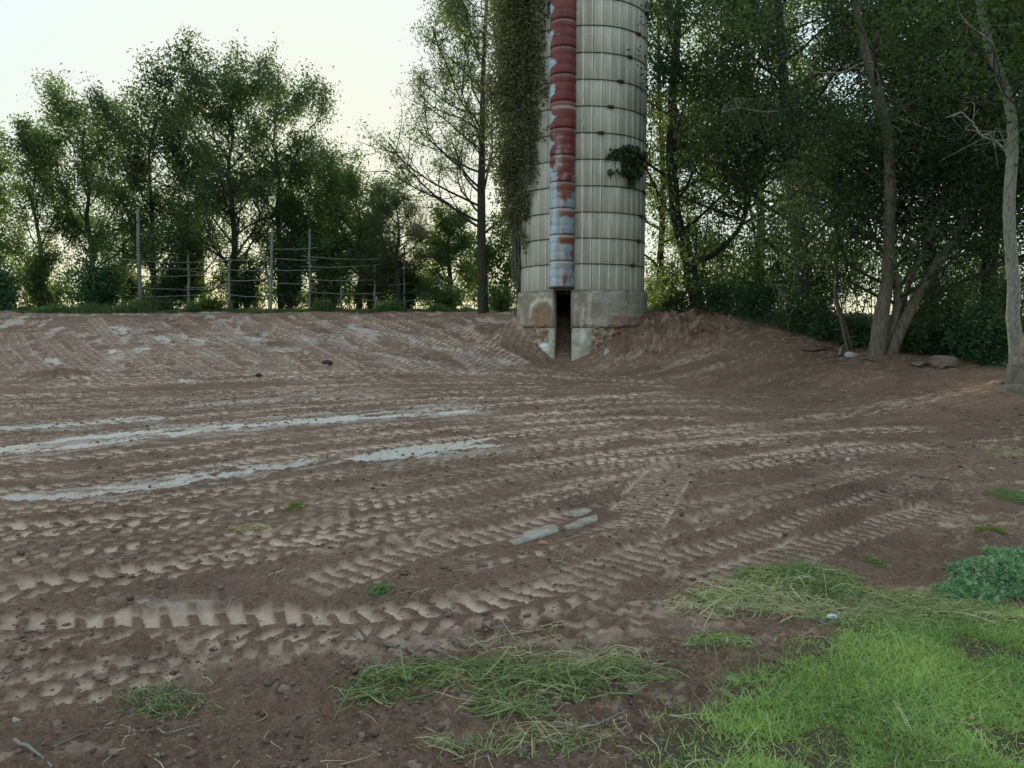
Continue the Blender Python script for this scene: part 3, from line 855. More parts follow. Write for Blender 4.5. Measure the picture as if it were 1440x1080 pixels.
# chute: barrel sections with three ribs each
CR = 0.365
def chute_section(z0, h, zi):
    nz, na = 26, 30
    u = np.linspace(0, 1, nz)
    a = np.linspace(-2.0, 2.0, na)
    U, A = np.meshgrid(u, a, indexing='ij')
    Z = z0 + U * h
    rib = np.abs(((U * 3) % 1.0) - 0.5) * 2                # 1 at the joints of the bands
    Rr = CR * (1 + 0.0) + 0.014 * (1 - rib ** 3) - 0.028 * ss(0.90, 1.0, rib)
    Rr = Rr + 0.012 * ss(0.06, 0.0, U)
    cx = R_ST + 0.16
    X = cx + Rr * np.cos(A); Y = Rr * np.sin(A)
    W = np.stack([X, Y, Z], -1).reshape(-1, 3) @ RC.T
    # colours: y < 0 or > 0 side nearest the left of the picture carries the pale paint
    side = A * LEFT                                         # + towards the left of the picture
    n = fbm(A * 2.2 + 7, Z * 2.4, 44, 4, 0.6); st = fbm(A * 7, Z * 0.9, 46, 4, 0.6); fr = (U * 1.0)
    blue = np.array([0.38, 0.47, 0.53]); red = np.array([0.175, 0.030, 0.027]); brown = np.array([0.20, 0.060, 0.030]); cream = np.array([0.46, 0.41, 0.31]); drk = np.array([0.10, 0.022, 0.02])
    C = np.broadcast_to(blue, Z.shape + (3,)).copy()
    def put(col, m):
        C[:] = C * (1 - m[..., None]) + col * m[..., None]
    # the old pale paint shows a warm run down the middle
    put(cream, ss(0.3, 0.0, np.abs(A + LEFT * 0.12)) * ss(7.5, 4.5, Z) * 0.6 * ss(0.3, 0.6, st))
    put(np.array([0.30, 0.27, 0.22]), ss(0.48, 0.66, st) * 0.5)
    put(np.array([0.27, 0.17, 0.09]), np.exp(-((side - 0.0) / 0.22) ** 2) * 0.65)
    put(np.array([0.22, 0.265, 0.29]), ss(-0.15, -0.5, side) * 0.8)
    zr = ss(3.9, 8.8, Z)                                     # how far the red has taken over
    edge = 0.95 - 1.35 * zr + (n - 0.5) * 1.5
    patchh = np.exp(-((fr - 0.42) / 0.22) ** 2)               # pale patch on the left in each section
    wid = 0.5 * patchh + 0.25
    redm = ss(-0.12, 0.12, (wid * 1.3 - zr * 0.15 - side * 1.0) * -1 * -1 - 0.0) 
    hz = fbm(A * 1.2 + 3, Z * 11, 48, 3, 0.6)
    redm = ss(-0.10, 0.10, (1.35 - 1.0 * patchh * (0.8 + 0.3 * (zi * 0.618 % 1)) + (n - 0.5) * 0.9 + (hz - 0.5) * 0.9) - side + 0.3 * ss(9.5, 11, Z)) * ss(0.25, 0.7, zr + (n - 0.5) * 1.0 + (hz - 0.5) * 0.4 + 0.25 * ss(0.3, -0.5, side))
    put(red, redm)
    put(brown, redm * ss(0.5, 0.68, n) * 0.4)
    put(drk, redm * (ss(0.50, 0.68, st) * 0.45 + ss(0.48, 0.62, hz) * 0.45))
    # lower sections: rust only on the right half below each joint
    low = (1 - zr) * ss(0.05, -0.25, side + (n - 0.5) * 0.7) * ss(0.50, 0.62, n * 0.6 + 0.4 * np.exp(-((fr - 0.82) / 0.16) ** 2) + 0.18) * ss(3.1, 3.6, Z)
    put(brown * 0.75 + red * 0.25, low)
    put(cream, np.exp(-((fr - 0.93) / 0.05) ** 2) * (1 - 0.75 * redm) * 0.7)
    put(np.array([0.05, 0.03, 0.028]), ss(0.93, 1.0, rib) * 0.55)
    if zi in (6,):
        put(cream * 1.1, np.exp(-((fr - 0.75) / 0.05) ** 2) * ss(1.2, 0.2, side) * 0.8)
    i = (np.arange(nz - 1)[:, None] * na + np.arange(na - 1)[None, :]).ravel()
    F = np.stack([i, i + 1, i + na + 1, i + na], -1)
    me = mkmesh('chute_section', W, F, True)
    attr_color(me, 'paint', np.clip(C.reshape(-1, 3) * 1.25, 0, 0.8))
    return me
LEFT = 1.0 if (RC @ np.array([0, 1.0, 0]))[0] < 0 else -1.0
nsec = 15
for k in range(nsec):
    link('chute_section', chute_section(Z_FT + 0.07 + k * 0.762, 0.757, k), M['paint'], silo)
g = Geo()
chl(g, (R_ST + 0.20, 0, Z_FT + 0.045), (0.56, 0.66, 0.035))
link('chute_ledge', g.mesh('chute_ledge', False), M['hoop'], silo)
# pale rungs of a small wooden frame leaning inside the doorway
fr_ = thing('wooden_frame', 'small grey wooden slatted frame standing inside the dark silo doorway', 'frame', tuple(np.array([SX, SY, Z_DOOR]) + RC @ np.array([1.78, 0.0, 0])))
for k in range(3):
    g = Geo(); g.box(RC @ np.array([0.0, 0.07 * LEFT, 0.06 + k * 0.095]), (0.03, 0.17, 0.035), RC)
    link('slat', g.mesh('slat', False), M['wood'], fr_)
for s in (-0.02, 0.165):
    g = Geo(); g.box(RC @ np.array([-0.03, s * LEFT, 0.14]), (0.03, 0.04, 0.30), RC)
    link('upright', g.mesh('upright', False), M['wood'], fr_)
# ------------------------------------------------------------------ foliage tools
def leaf_mesh(name, C, size, rng, aspect=0.55, droop=0.0, tintbase=None, flat=0.0):
    """C: leaf centres; each leaf is a small pointed quad of its own"""
    n = len(C)
    d = rng.normal(size=(n, 3)); d[:, 2] = d[:, 2] * (1 - flat) - droop
    d /= np.linalg.norm(d, axis=1)[:, None] + 1e-9
    e = rng.normal(size=(n, 3)); e -= (e * d).sum(1)[:, None] * d
    e /= np.linalg.norm(e, axis=1)[:, None] + 1e-9
    L = size * rng.uniform(0.6, 1.35, n)[:, None]
    up = np.cross(d, e) * L * 0.12
    a = C; c = C + d * L
    b = C + d * L * 0.45 + e * L * aspect * 0.5 + up; f = C + d * L * 0.45 - e * L * aspect * 0.5 + up
    V = np.stack([a, b, c, f], 1).reshape(-1, 3)
    F = np.arange(4 * n).reshape(n, 4)
    me = mkmesh(name, V, F)
    t = rng.uniform(0, 1, n) if tintbase is None else np.clip(tintbase + rng.normal(0, 0.16, n), 0, 1)
    attr_float(me, 'tint', t)
    return me

def rot_away(d, ang, az):
    d = d / np.linalg.norm(d)
    r = np.cross(d, [0, 0, 1.0]) if abs(d[2]) < 0.95 else np.cross(d, [1.0, 0, 0])
    r /= np.linalg.norm(r); q = np.cross(d, r)
    s = r * math.cos(az) + q * math.sin(az)
    return d * math.cos(ang) + s * math.sin(ang)

def limb(g, anchors, rng, p, d, L, r, lev, maxlev, trop=0.15, spread=0.75, nsub=6, droop=0.0):
    n = 6 if lev < maxlev else 4
    P = [p]; dd = d / np.linalg.norm(d)
    for i in range(n):
        dd = dd + rng.normal(0, 0.13, 3); dd[2] += trop * (1 - droop * 2 * (i / n)) * 0.5
        dd /= np.linalg.norm(dd)
        P.append(P[-1] + dd * L / n)
    P = np.array(P); R = np.linspace(r, r * 0.35, n + 1)
    g.tube(P, R, 5 if lev < 2 else 3)
    if lev >= maxlev:
        anchors.append(P[1:])
        return
    if lev >= maxlev - 1:
        anchors.append(P[3:])
    for k in range(nsub):
        t = rng.uniform(0.22, 1.0); i = min(int(t * n), n - 1)
        q = P[i] + (P[i + 1] - P[i]) * (t * n - i)
        nd = rot_away(P[i + 1] - P[i], rng.uniform(0.45, 1.05) * spread * 1.2, rng.uniform(0, 6.283))
        limb(g, anchors, rng, q, nd, L * rng.uniform(0.38, 0.62) * (1.1 - 0.45 * t), max(r * 0.45, 0.006), lev + 1, maxlev, trop, spread, nsub, droop)

def crown_from(trunks, rng, lo, hi, nlimb, Lfun, up=0.5, maxlev=2, r=0.06, nsub=6, droop=0.0, trop=0.15, bias=None):
    g = Geo(); anchors = []
    for P, w in trunks:
        zz = P[:, 2]
        for k in range(int(nlimb * w)):
            t = lo + (hi - lo) * (k + rng.uniform(0, 1)) / max(1, int(nlimb * w))
            z = zz[0] + (zz[-1] - zz[0]) * t
            q = np.array([np.interp(z, zz, P[:, 0]), np.interp(z, zz, P[:, 1]), z])
            az = k * 2.4 + rng.uniform(-0.5, 0.5)
            d = np.array([math.cos(az), math.sin(az), up * rng.uniform(0.5, 1.4)])
            if bias is not None:
                d[:2] += bias
            limb(g, anchors, rng, q, d, Lfun(t) * rng.uniform(0.75, 1.2), r * (1.15 - t * 0.7), 1, maxlev, trop, 0.8, nsub, droop)
    return g, np.concatenate(anchors)

def leaves_on(anchors, n, sigma, rng):
    """leaves gathered in clumps round the twigs, so gaps stay open between the clumps"""
    idx = rng.integers(0, len(anchors), n)
    w = rng.gamma(1.2, 1.0, len(anchors))
    p = w / w.sum()
    idx = rng.choice(len(anchors), n, p=p)
    return anchors[idx] + rng.normal(0, sigma, (n, 3)), idx

def tree(name, label, cat, base, trunks, lf, bark, crown_args, nleaf, sigma, size, seed, aspect=0.5, droop=0.2, group=None, extra=None, leafname='crown'):
    """trunks: list of (points, radii) in world coordinates"""
    rng = np.random.default_rng(seed)
    root = thing(name, label, cat, tuple(base), group)
    b0 = np.array(base)
    tl = []
    for P, R in trunks:
        P = np.asarray(P, float)
        Q = catmull(P, 5) - b0
        Q[2:] += rng.normal(0, float(np.median(R)) * 0.07, (len(Q) - 2, 3)) * [1, 1, 0]
        RR = np.interp(np.linspace(0, 1, len(Q)), np.linspace(0, 1, len(R)), R)
        g = Geo(); g.tube(Q, RR, 10)
        link('trunk', g.mesh('trunk'), bark, root)
        tl.append((Q, 1.0))
    ca = dict(lo=0.25, hi=1.0, nlimb=16, Lfun=lambda t: 3 * (1 - 0.6 * t))
    ca.update(crown_args)
    bmesh_, an = crown_from([(q, w) for q, w in tl], rng, **ca)
    if extra is not None:
        extra(bmesh_, an, rng, b0)
    link('branches', bmesh_.mesh('branches'), M['bark_dark'], root, kind='stuff')
    C, idx = leaves_on(an, nleaf, sigma, rng)
    base_t = fbm(an[:, 0] * 0.9 + seed, an[:, 2] * 0.9 + an[:, 1] * 0.5, seed, 3)
    tb = np.clip((base_t[idx] - 0.5) * 3.0 + 0.42 + rng.normal(0, 0.12, len(an))[idx], 0, 1)
    keep = C[:, 2] + b0[2] > surf(C[:, 0] + b0[0], C[:, 1] + b0[1]) + 0.03
    C, tb = C[keep], tb[keep]
    link(leafname, leaf_mesh(leafname, C, size, rng, aspect, droop, tb), lf, root, kind='stuff')
    return root

M['bark'] = simple('bark', (0.19, 0.16, 0.12), (0.10, 0.08, 0.062), 14, 0.95, 0.8, 0.03, stretch=(1, 1, 0.22))
M['bark_dark'] = simple('dark_bark', (0.075, 0.065, 0.052), (0.04, 0.034, 0.028), 14, 0.95, 0.8, 0.03, stretch=(1, 1, 0.22))
M['bark_pale'] = simple('pale_bark', (0.40, 0.36, 0.30), (0.16, 0.135, 0.10), 22, 0.9, 0.8, 0.03, stretch=(1, 1, 0.45))
M['bark_grey'] = simple('grey_brown_bark', (0.26, 0.215, 0.16), (0.085, 0.066, 0.05), 26, 0.92, 1.0, 0.05, stretch=(1, 1, 0.14))
M['post'] = simple('weathered_post', (0.30, 0.285, 0.26), (0.17, 0.155, 0.135), 12, 0.9, 0.4, 0.02, stretch=(1, 1, 0.2))
LF = {
    'dark': leaf_mat('dark_leaves', (0.026, 0.050, 0.024), (0.100, 0.150, 0.058), 0.38),
    'mid': leaf_mat('mid_green_leaves', (0.042, 0.076, 0.030), (0.135, 0.195, 0.070), 0.42),
    'fresh': leaf_mat('fresh_green_leaves', (0.045, 0.085, 0.020), (0.120, 0.180, 0.040), 0.45),
    'olive': leaf_mat('olive_leaves', (0.055, 0.070, 0.036), (0.150, 0.165, 0.085), 0.38),
    'brown': leaf_mat('brown_vine_leaves', (0.070, 0.065, 0.036), (0.25, 0.245, 0.12), 0.25),
    'willow': leaf_mat('narrow_grey_leaves', (0.042, 0.064, 0.028), (0.105, 0.140, 0.060), 0.38),
    'under': leaf_mat('undergrowth_leaves', (0.030, 0.070, 0.034), (0.085, 0.160, 0.070), 0.35),
    'yellow': leaf_mat('yellow_green_leaves', (0.10, 0.14, 0.02), (0.20, 0.24, 0.05), 0.45),
}
def gp(px, py, Y):
    p = at(px, py, Y)
    return np.array([p[0], p[1], tz(p[0], p[1])])

def vert_trunk(px, basey, Y, top_py, wob=0.25, r=0.13, lean=0.0, seed=0):
    b_ = gp(px, basey, Y); rg = np.random.default_rng(seed)
    zt = at(px, top_py, Y)[2]
    n = 7; t = np.linspace(0, 1, n)
    P = np.stack([b_[0] + lean * t + rg.normal(0, wob, n) * t * 0.6, b_[1] + rg.normal(0, wob, n) * t * 0.6, b_[2] - 0.05 + (zt - b_[2]) * t], -1)
    return b_, [(P, [r * 1.25, r, r * 0.8, r * 0.45, r * 0.15])]

# ------------------------------------------------------------------ tree line on the left
G_L = 'trees along the far edge of the yard'
def left_tree(name, label, px, basey, Y, top, lf, Lmax, nl, n, seed, prof, up=0.6, sigma=0.22, size=0.14, aspect=0.5, r=0.13, lo=0.15, lean=0.0, droop=0.2, bark='bark_dark', nsub=6, ldroop=0.25):
    b_, tr = vert_trunk(px, basey, Y, top + 16 + 30 * up, 0.25, r, lean, seed)
    n = int(n * 1.05); size = size * 1.08; lo = lo * 0.6
    return tree(name, label, 'tree', b_, tr, LF[lf], M[bark], dict(lo=lo, hi=1.0, nlimb=nl, Lfun=lambda t: Lmax * prof(t), up=up, r=r * 0.38, nsub=nsub, droop=droop), n, sigma, size, seed, aspect, ldroop, G_L)
pp = lambda t: 0.35 + 0.9 * math.sin(math.pi * min(1, t * 0.9 + 0.12)) ** 0.8
pt = lambda t: 1.15 - 0.75 * t
pw = lambda t: 0.55 + 0.75 * math.sin(math.pi * (0.25 + 0.62 * t))
left_tree('poplar_tree', 'thin airy tree with upswept twigs at the far left edge of the tree line', -5, 436, 39, 170, 'mid', 2.2, 20, 9000, 101, pp, up=1.6, sigma=0.20)
left_tree('poplar_tree', 'tall airy tree with pale upswept branches, second from the left edge', 58, 437, 38, 128, 'mid', 2.4, 26, 12000, 102, pp, up=1.7, sigma=0.18, r=0.10, bark='bark')
left_tree('broadleaf_tree', 'full mid-green tree left of the tallest post, behind the round dark bush', 132, 437, 39, 128, 'mid', 2.9, 26, 19000, 103, pw, up=1.1, sigma=0.25)
left_tree('broadleaf_tree', 'dense dark tree right above the tallest weathered post', 218, 437, 38.5, 120, 'dark', 2.6, 26, 20000, 104, pw, up=1.0, sigma=0.25)
left_tree('ash_tree', 'tallest tree of the left line, with drooping leaf sprays standing above its neighbours', 330, 438, 38, 92, 'dark', 3.9, 30, 26000, 105, pw, up=0.9, sigma=0.27, size=0.17, aspect=0.38, r=0.16, ldroop=0.6)
left_tree('ash_tree', 'dark tree with a side branch reaching out into open sky, right of the tallest tree', 395, 438, 39.5, 108, 'dark', 3.0, 22, 17000, 106, pw, up=0.8, sigma=0.25, size=0.17, aspect=0.38, ldroop=0.6)
left_tree('small_tree', 'low rounded tree between the trellis end and the grey-green bushy tree', 452, 438, 39.5, 235, 'mid', 2.6, 18, 12000, 107, pw, up=0.7)
left_tree('small_tree', 'bushy tree with light tips behind the last thin posts', 505, 439, 38, 232, 'mid', 2.4, 20, 14000, 108, pw, up=0.8)
left_tree('juniper_tree', 'soft dense grey-green tree with a rounded top, left of the tall sparse tree', 560, 440, 36.5, 258, 'olive', 2.5, 26, 19000, 109, pt, up=0.35, sigma=0.16, size=0.11, lo=0.22, aspect=0.25)
left_tree('small_tree', 'low leafy tree under the tall sparse tree, against the yellow glow', 632, 441, 38, 285, 'mid', 2.2, 18, 11000, 110, pt, up=0.3, lo=0.25)
left_tree('small_tree', 'green sapling between the tall sparse tree and the silo', 712, 440, 33, 300, 'fresh', 1.5, 14, 7000, 111, pw, up=0.5, lo=0.15, r=0.06)
left_tree('broadleaf_tree', 'far dim tree filling the gap behind the tallest tree', 285, 437, 43.5, 190, 'dark', 3.0, 20, 13000, 112, pw, up=0.9)
left_tree('broadleaf_tree', 'far dim tree behind the trellis rails', 440, 438, 43.5, 285, 'dark', 2.8, 20, 12000, 113, pw, up=0.5, lo=0.05)
left_tree('broadleaf_tree', 'far low tree behind the first post of the trellis', 175, 437, 43.5, 250, 'mid', 2.4, 16, 9000, 114, pw, up=0.6)
# the tall sparse tree beside the silo
b_ = gp(680, 443, 31.5)
P = [at(680, 447, 31.5), at(679, 400, 31.5), at(677, 330, 31.5), at(677, 260, 31.5), at(678, 180, 31.5), at(680, 100, 31.6), at(684, 20, 31.6), at(690, -50, 31.6)]
P[0][2] = b_[2] - 0.1
tree('larch_tree', 'tall sparse tree with a straight trunk and thin twigs just left of the silo', 'tree', b_, [(P, [0.24, 0.2, 0.17, 0.12, 0.08, 0.03])], LF['willow'], M['bark_dark'],
     dict(lo=0.22, hi=0.97, nlimb=36, Lfun=lambda t: 5.0 * (1.1 - 0.72 * t), up=0.55, r=0.06, nsub=7, droop=0.1, trop=0.25, bias=np.array([-0.55, 0.0])), 27000, 0.20, 0.17, 120, 0.22, 0.5, None)
# ------------------------------------------------------------------ the wood on the right
G_R = 'trees of the wood on the right'
def hero(name, label, seed, trunks, lf, bark, args, n, sigma=0.24, size=0.105, aspect=0.55, droop=0.2, extra=None, grp=None):
    b_ = np.array(trunks[0][0][0], float); z = tz(b_[0], b_[1])
    b_ = np.array([b_[0], b_[1], z])
    TR = []
    for P, R in trunks:
        P = np.array(P, float); P[0][2] = min(P[0][2], tz(P[0][0], P[0][1]) - 0.08) if P is trunks[0][0] or abs(P[0][2] - z) < 0.4 else P[0][2]
        TR.append((P, R))
    return tree(name, label, 'tree', b_, TR, LF[lf], M[bark], args, n, sigma, size, seed, aspect, droop, G_R, extra)
A = lambda Y, *pts: [at(x, y, Y + (0 if len(q) < 1 else q[0])) for x, y, *q in pts]
hero('wood_tree', 'leaning dark-trunked tree at the bank top, first in the wood right of the silo', 201,
     [(A(25.5, (984, 444), (968, 370), (950, 300), (944, 200), (948, 100), (955, 0), (960, -80)), [0.26, 0.2, 0.18, 0.12, 0.05]),
      (A(25.5, (960, 350), (985, 365), (1010, 352), (1040, 320), (1060, 260), (1080, 200)), [0.12, 0.1, 0.07, 0.03])],
     'dark', 'bark_dark', dict(lo=0.22, hi=1.0, nlimb=24, Lfun=lambda t: 4.0 * (1.1 - 0.5 * t), up=0.5, r=0.06, nsub=6), 34000, 0.26, 0.12)
hero('multi_trunk_tree', 'tree of several grey trunks fanning out from one root at the foot of the bank', 202,
     [(A(17, (1232, 500), (1240, 440), (1249, 380), (1251, 300), (1250, 220), (1240, 150), (1222, 90), (1208, 30), (1195, -60)), [0.20, 0.135, 0.125, 0.105, 0.09, 0.06]),
      (A(17.1, (1243, 500), (1262, 430), (1258, 380), (1252, 330)), [0.11, 0.09, 0.075, 0.05]),
      (A(17, (1250, 500), (1282, 430), (1315, 375), (1348, 330), (1372, 280), (1392, 220), (1402, 150)), [0.15, 0.11, 0.10, 0.07, 0.04]),
      (A(17.3, (1262, 470), (1276, 405), (1300, 350), (1322, 290), (1330, 230)), [0.07, 0.06, 0.05, 0.03])],
     'dark', 'bark_grey', dict(lo=0.38, hi=1.0, nlimb=15, Lfun=lambda t: 3.2 * (1.1 - 0.4 * t), up=0.45, r=0.05, nsub=6), 50000, 0.27, 0.085)
hero('pale_trunk_tree', 'slim pale-barked tree at the right edge with a peeling base', 203,
     [(A(13.2, (1432, 526), (1426, 460), (1424, 380), (1419, 300), (1422, 240), (1424, 190), (1418, 140), (1400, 90), (1385, 40), (1376, -20), (1370, -90)), [0.125, 0.10, 0.092, 0.078, 0.07, 0.05])],
     'mid', 'bark_pale', dict(lo=0.58, hi=1.0, nlimb=16, Lfun=lambda t: 2.2, up=0.4, r=0.03, nsub=6), 16000, 0.2, 0.075, 0.5)
hero('wood_tree', 'dark tree standing behind the hanging creeper in the middle of the wood', 204,
     [(A(22, (1120, 462), (1128, 380), (1118, 300), (1108, 200), (1100, 90), (1090, -60)), [0.26, 0.2, 0.16, 0.08])],
     'dark', 'bark_dark', dict(lo=0.15, hi=1.0, nlimb=28, Lfun=lambda t: 4.0 * (1.1 - 0.4 * t), up=0.35, r=0.06, nsub=6), 52000, 0.28, 0.105)
hero('wood_tree', 'dark trunk seen between the fanned trunks and the pale trunk', 205,
     [(A(21, (1304, 480), (1310, 400), (1305, 300), (1312, 180), (1300, 60), (1300, -60)), [0.2, 0.17, 0.13, 0.06])],
     'dark', 'bark_dark', dict(lo=0.2, hi=1.0, nlimb=26, Lfun=lambda t: 3.8 * (1.1 - 0.4 * t), up=0.35, r=0.06, nsub=6), 46000, 0.28, 0.105)
hero('wood_tree', 'dark tree behind the pale trunk at the right edge', 206,
     [(A(19, (1398, 490), (1390, 400), (1396, 300), (1405, 180), (1420, 60), (1430, -60)), [0.2, 0.17, 0.13, 0.06])],
     'dark', 'bark_dark', dict(lo=0.2, hi=1.0, nlimb=26, Lfun=lambda t: 3.6 * (1.1 - 0.4 * t), up=0.35, r=0.06, nsub=6), 42000, 0.28, 0.10)
hero('wood_tree', 'sunlit fresher green tree deep in the wood right of the leaning trunk', 207,
     [(A(30, (1060, 450), (1066, 400), (1070, 300), (1060, 180), (1050, 60), (1045, -40)), [0.2, 0.17, 0.13, 0.06])],
     'fresh', 'bark_dark', dict(lo=0.1, hi=1.0, nlimb=24, Lfun=lambda t: 4.2 * (1.1 - 0.5 * t), up=0.4, r=0.06, nsub=6), 30000, 0.3, 0.12)
hero('wood_tree', 'dark crown tree nearest behind the silo on its right', 208,
     [(A(29, (925, 446), (928, 380), (932, 260), (928, 140), (925, 20)), [0.15, 0.12, 0.1, 0.05])],
     'mid', 'bark_dark', dict(lo=0.08, hi=1.0, nlimb=20, Lfun=lambda t: 2.6 * (1.1 - 0.5 * t), up=0.6, r=0.05, nsub=6), 15000, 0.24, 0.12)
hero('wood_tree', 'tree beyond the right edge of view shading the pale trunk', 209,
     [(A(17, (1500, 500), (1490, 400), (1500, 300), (1500, 180), (1490, 60), (1480, -40)), [0.2, 0.17, 0.13, 0.06])],
     'dark', 'bark_dark', dict(lo=0.2, hi=1.0, nlimb=22, Lfun=lambda t: 3.4 * (1.1 - 0.4 * t), up=0.35, r=0.06, nsub=6), 26000, 0.28, 0.10)
# second tree base at the very right, only its root flare shows
b_ = gp(1456, 549, 11.9)
z0 = b_[2]
hero('big_tree', 'thick root flare of a brown tree cut off by the right edge', 210,
     [([(b_[0] + dx, b_[1], z0 + dz_) for dx, dz_ in ((0, -0.3), (0.02, 0.0), (0.05, 0.25), (0.08, 0.5), (0.12, 0.8), (0.16, 1.2), (0.22, 2.0), (0.35, 4), (0.7, 7))], [0.62, 0.52, 0.40, 0.33, 0.29, 0.27, 0.25, 0.2, 0.08])],
     'mid', 'bark', dict(lo=0.5, hi=1.0, nlimb=10, Lfun=lambda t: 1.8, up=0.5, r=0.04, nsub=5), 5000, 0.25, 0.09)

# ------------------------------------------------------------------ creepers on the silo
def on_silo(th, r, z):
    return np.stack([SX + r * np.cos(th), SY + r * np.sin(th), z], -1)
rng = np.random.default_rng(77)
iv = thing('creeper', 'thick brown-olive creeper hanging over the left side of the silo', 'creeper', (SX - R_ST, SY, 1.9))
ib = np.array([SX - R_ST, SY, 1.9])
thL = CH - 0.20                                   # edge of the chute, left side
g = Geo()
strands = []
for k in range(80):
    th = thL - 0.12 - rng.beta(2.2, 1.6) * 2.0
    ztop = rng.uniform(9, 13.2)
    lowlim = 6.6 - 4.2 * ss(0.25, 0.95, thL - th)
    zlow = max(1.75, lowlim + rng.normal(0, 0.8)) if k % 4 else max(1.75, lowlim - rng.uniform(0.5, 2.5))
    if k % 9 == 0 and thL - th > 0.7:
        zlow = 1.8
    n = 16
    zz = np.linspace(ztop, zlow, n)
    tt = th + np.cumsum(rng.normal(0, 0.022, n))
    rr_ = R_ST + 0.05 + np.abs(np.cumsum(rng.normal(0.0, 0.035, n))) + rng.uniform(0, 0.10)
    P = on_silo(tt, rr_, zz)
    strands.append((tt, rr_, zz))
    g.tube(P - ib, np.linspace(0.016, 0.008, n) * rng.uniform(0.5, 1.3), 4)
link('stems', g.mesh('stems'), M['bark'], iv, kind='stuff')
n = 150000
z = rng.uniform(2.0, 13.2, n)
u = np.abs(rng.beta(1.3, 1.2, n)) * 2.3           # angle away from the chute
cl = fbm(u * 2.5 + 3, z * 0.8, 5, 4, 0.6)
lim = 6.9 - 4.6 * ss(0.15, 1.0, u) + 1.2 * (fbm(u * 6, z * 0, 9, 2) - 0.5) * 2
dens = ss(lim - 0.6, lim + 1.2, z + (cl - 0.5) * 3.0) * (0.35 + 0.65 * ss(0.2, 0.7, u)) * ss(0.40, 0.52, cl + 0.10 * ss(3, 8, z) - 0.02 * ss(0.9, 0.2, u)) 
keep = rng.uniform(0, 1, n) < dens
z, u, cl = z[keep], u[keep], cl[keep]
thick = (0.10 + 0.85 * ss(0.3, 1.2, u) * ss(3.5, 7.5, z)) * (0.25 + 1.5 * fbm(u * 2 + 50, z * 0.7, 8, 3))
r = R_ST + 0.05 + np.abs(rng.normal(0, 1, len(z))) * thick * 0.62
C = on_silo(thL - u, np.minimum(r, 3.1), z) - ib
me = leaf_mesh('leaves', C, 0.085, rng, 0.75, 0.6, np.clip(0.24 + (cl - 0.42) * 2.6 * ss(0.25, 1.0, u) + rng.normal(0, 0.12, len(z)), 0, 1))
link('leaves', me, LF['brown'], iv, kind='stuff')
n = 26000
z = rng.uniform(4.5, 13.2, n); u = rng.uniform(0.6, 2.2, n); cl = fbm(u * 3 + 8, z, 15, 3)
k_ = cl > 0.5
C = on_silo(thL - u[k_], R_ST + 0.2 + np.abs(rng.normal(0, 0.32, k_.sum())), z[k_]) - ib
link('green_leaves', leaf_mesh('green_leaves', C, 0.095, rng, 0.8, 0.6), LF['olive'], iv, kind='stuff')

p = at(884, 228, 23.3)
th0 = -math.acos(min(0.98, (p[0] - SX) / R_ST))
cr = thing('ivy_clump', 'small dark green ivy clump clinging to the right side of the silo', 'ivy', tuple(on_silo(np.array(th0), R_ST, p[2])))
cb = np.array(cr.location)
n = 2600
a = rng.uniform(-0.42, 0.32, n); h = rng.uniform(-0.75, 0.42, n)
q = ss(0.44, 0.54, fbm(a * 9 + 2, h * 5, 3, 3) + 0.20 - 0.3 * ss(0.15, 0.42, np.abs(a + 0.05) + 0.25 * np.abs(h)) - 0.35 * ss(-0.1, -0.8, h) * np.abs(np.sin(a * 9)))
k_ = rng.uniform(0, 1, n) < q * (1 - 0.35 * ss(0.2, 0.42, h))
C = on_silo(th0 + a[k_], R_ST + 0.03 + np.abs(rng.normal(0, 0.09, k_.sum())), p[2] + h[k_]) - cb
link('leaves', leaf_mesh('leaves', C, 0.10, rng, 0.9, 0.7), LF['dark'], cr, kind='stuff')
g = Geo()
for k in range(6):
    zz = np.linspace(0.4, -0.8, 7); tt = th0 + rng.uniform(-0.3, 0.25) + np.cumsum(rng.normal(0, 0.02, 7))
    g.tube(on_silo(tt, np.full(7, R_ST + 0.035), p[2] + zz) - cb, 0.008, 4)
link('stems', g.mesh('stems'), M['bark'], cr, kind='stuff')

# ------------------------------------------------------------------ trellis of tall posts and rails
posts = [(197, 296, 437), (265, 352, 436), (322, 366, 438), (380, 322, 438), (435, 322, 435), (480, 345, 436), (528, 372, 438), (568, 348, 438)]
YT = 36.3
tb_ = gp(380, 438, YT)
tr = thing('trellis', 'long trellis of tall weathered posts with thin rails in front of the left trees', 'trellis', tuple(tb_))
PX = []
for i, (px, ty, by) in enumerate(posts):
    Yd = YT + [0, .3, -.4, -.3, .4, .8, -.2, .3][i]
    p0 = gp(px, by, Yd); p1 = at(px + [-3, 0, 0, 3, 1, 0, -1, 1][i], ty, Yd)
    p0[2] -= 0.15
    g = Geo(); t = np.linspace(0, 1, 8)[:, None]
    P = p0 + (p1 - p0) * t + rng.normal(0, 0.012, (8, 3)) - tb_
    g.tube(P, np.linspace(0.085, 0.06, 8) * [1.25, .95, .85, 1.0, .85, .7, .75, .65][i], 8)
    link('post', g.mesh('post'), M['post'], tr)
    PX.append((p0, p1))
def rail(i, j, h0, h1, over=0.4, r=0.019):
    a, b2 = PX[i][0] + (0, -0.1, 0), PX[j][0] + (0, -0.1, 0)
    a = np.array([a[0] - over, a[1], tb_[2] + h0]); b3 = np.array([b2[0] + over, b2[1], tb_[2] + h1])
    g = Geo(); t = np.linspace(0, 1, 9)[:, None]
    P = a + (b3 - a) * t; P[:, 2] -= 0.08 * np.sin(np.pi * t[:, 0]); P += rng.normal(0, 0.01, P.shape)
    g.tube(P - tb_, r, 5)
    link('rail', g.mesh('rail'), M['post'], tr)
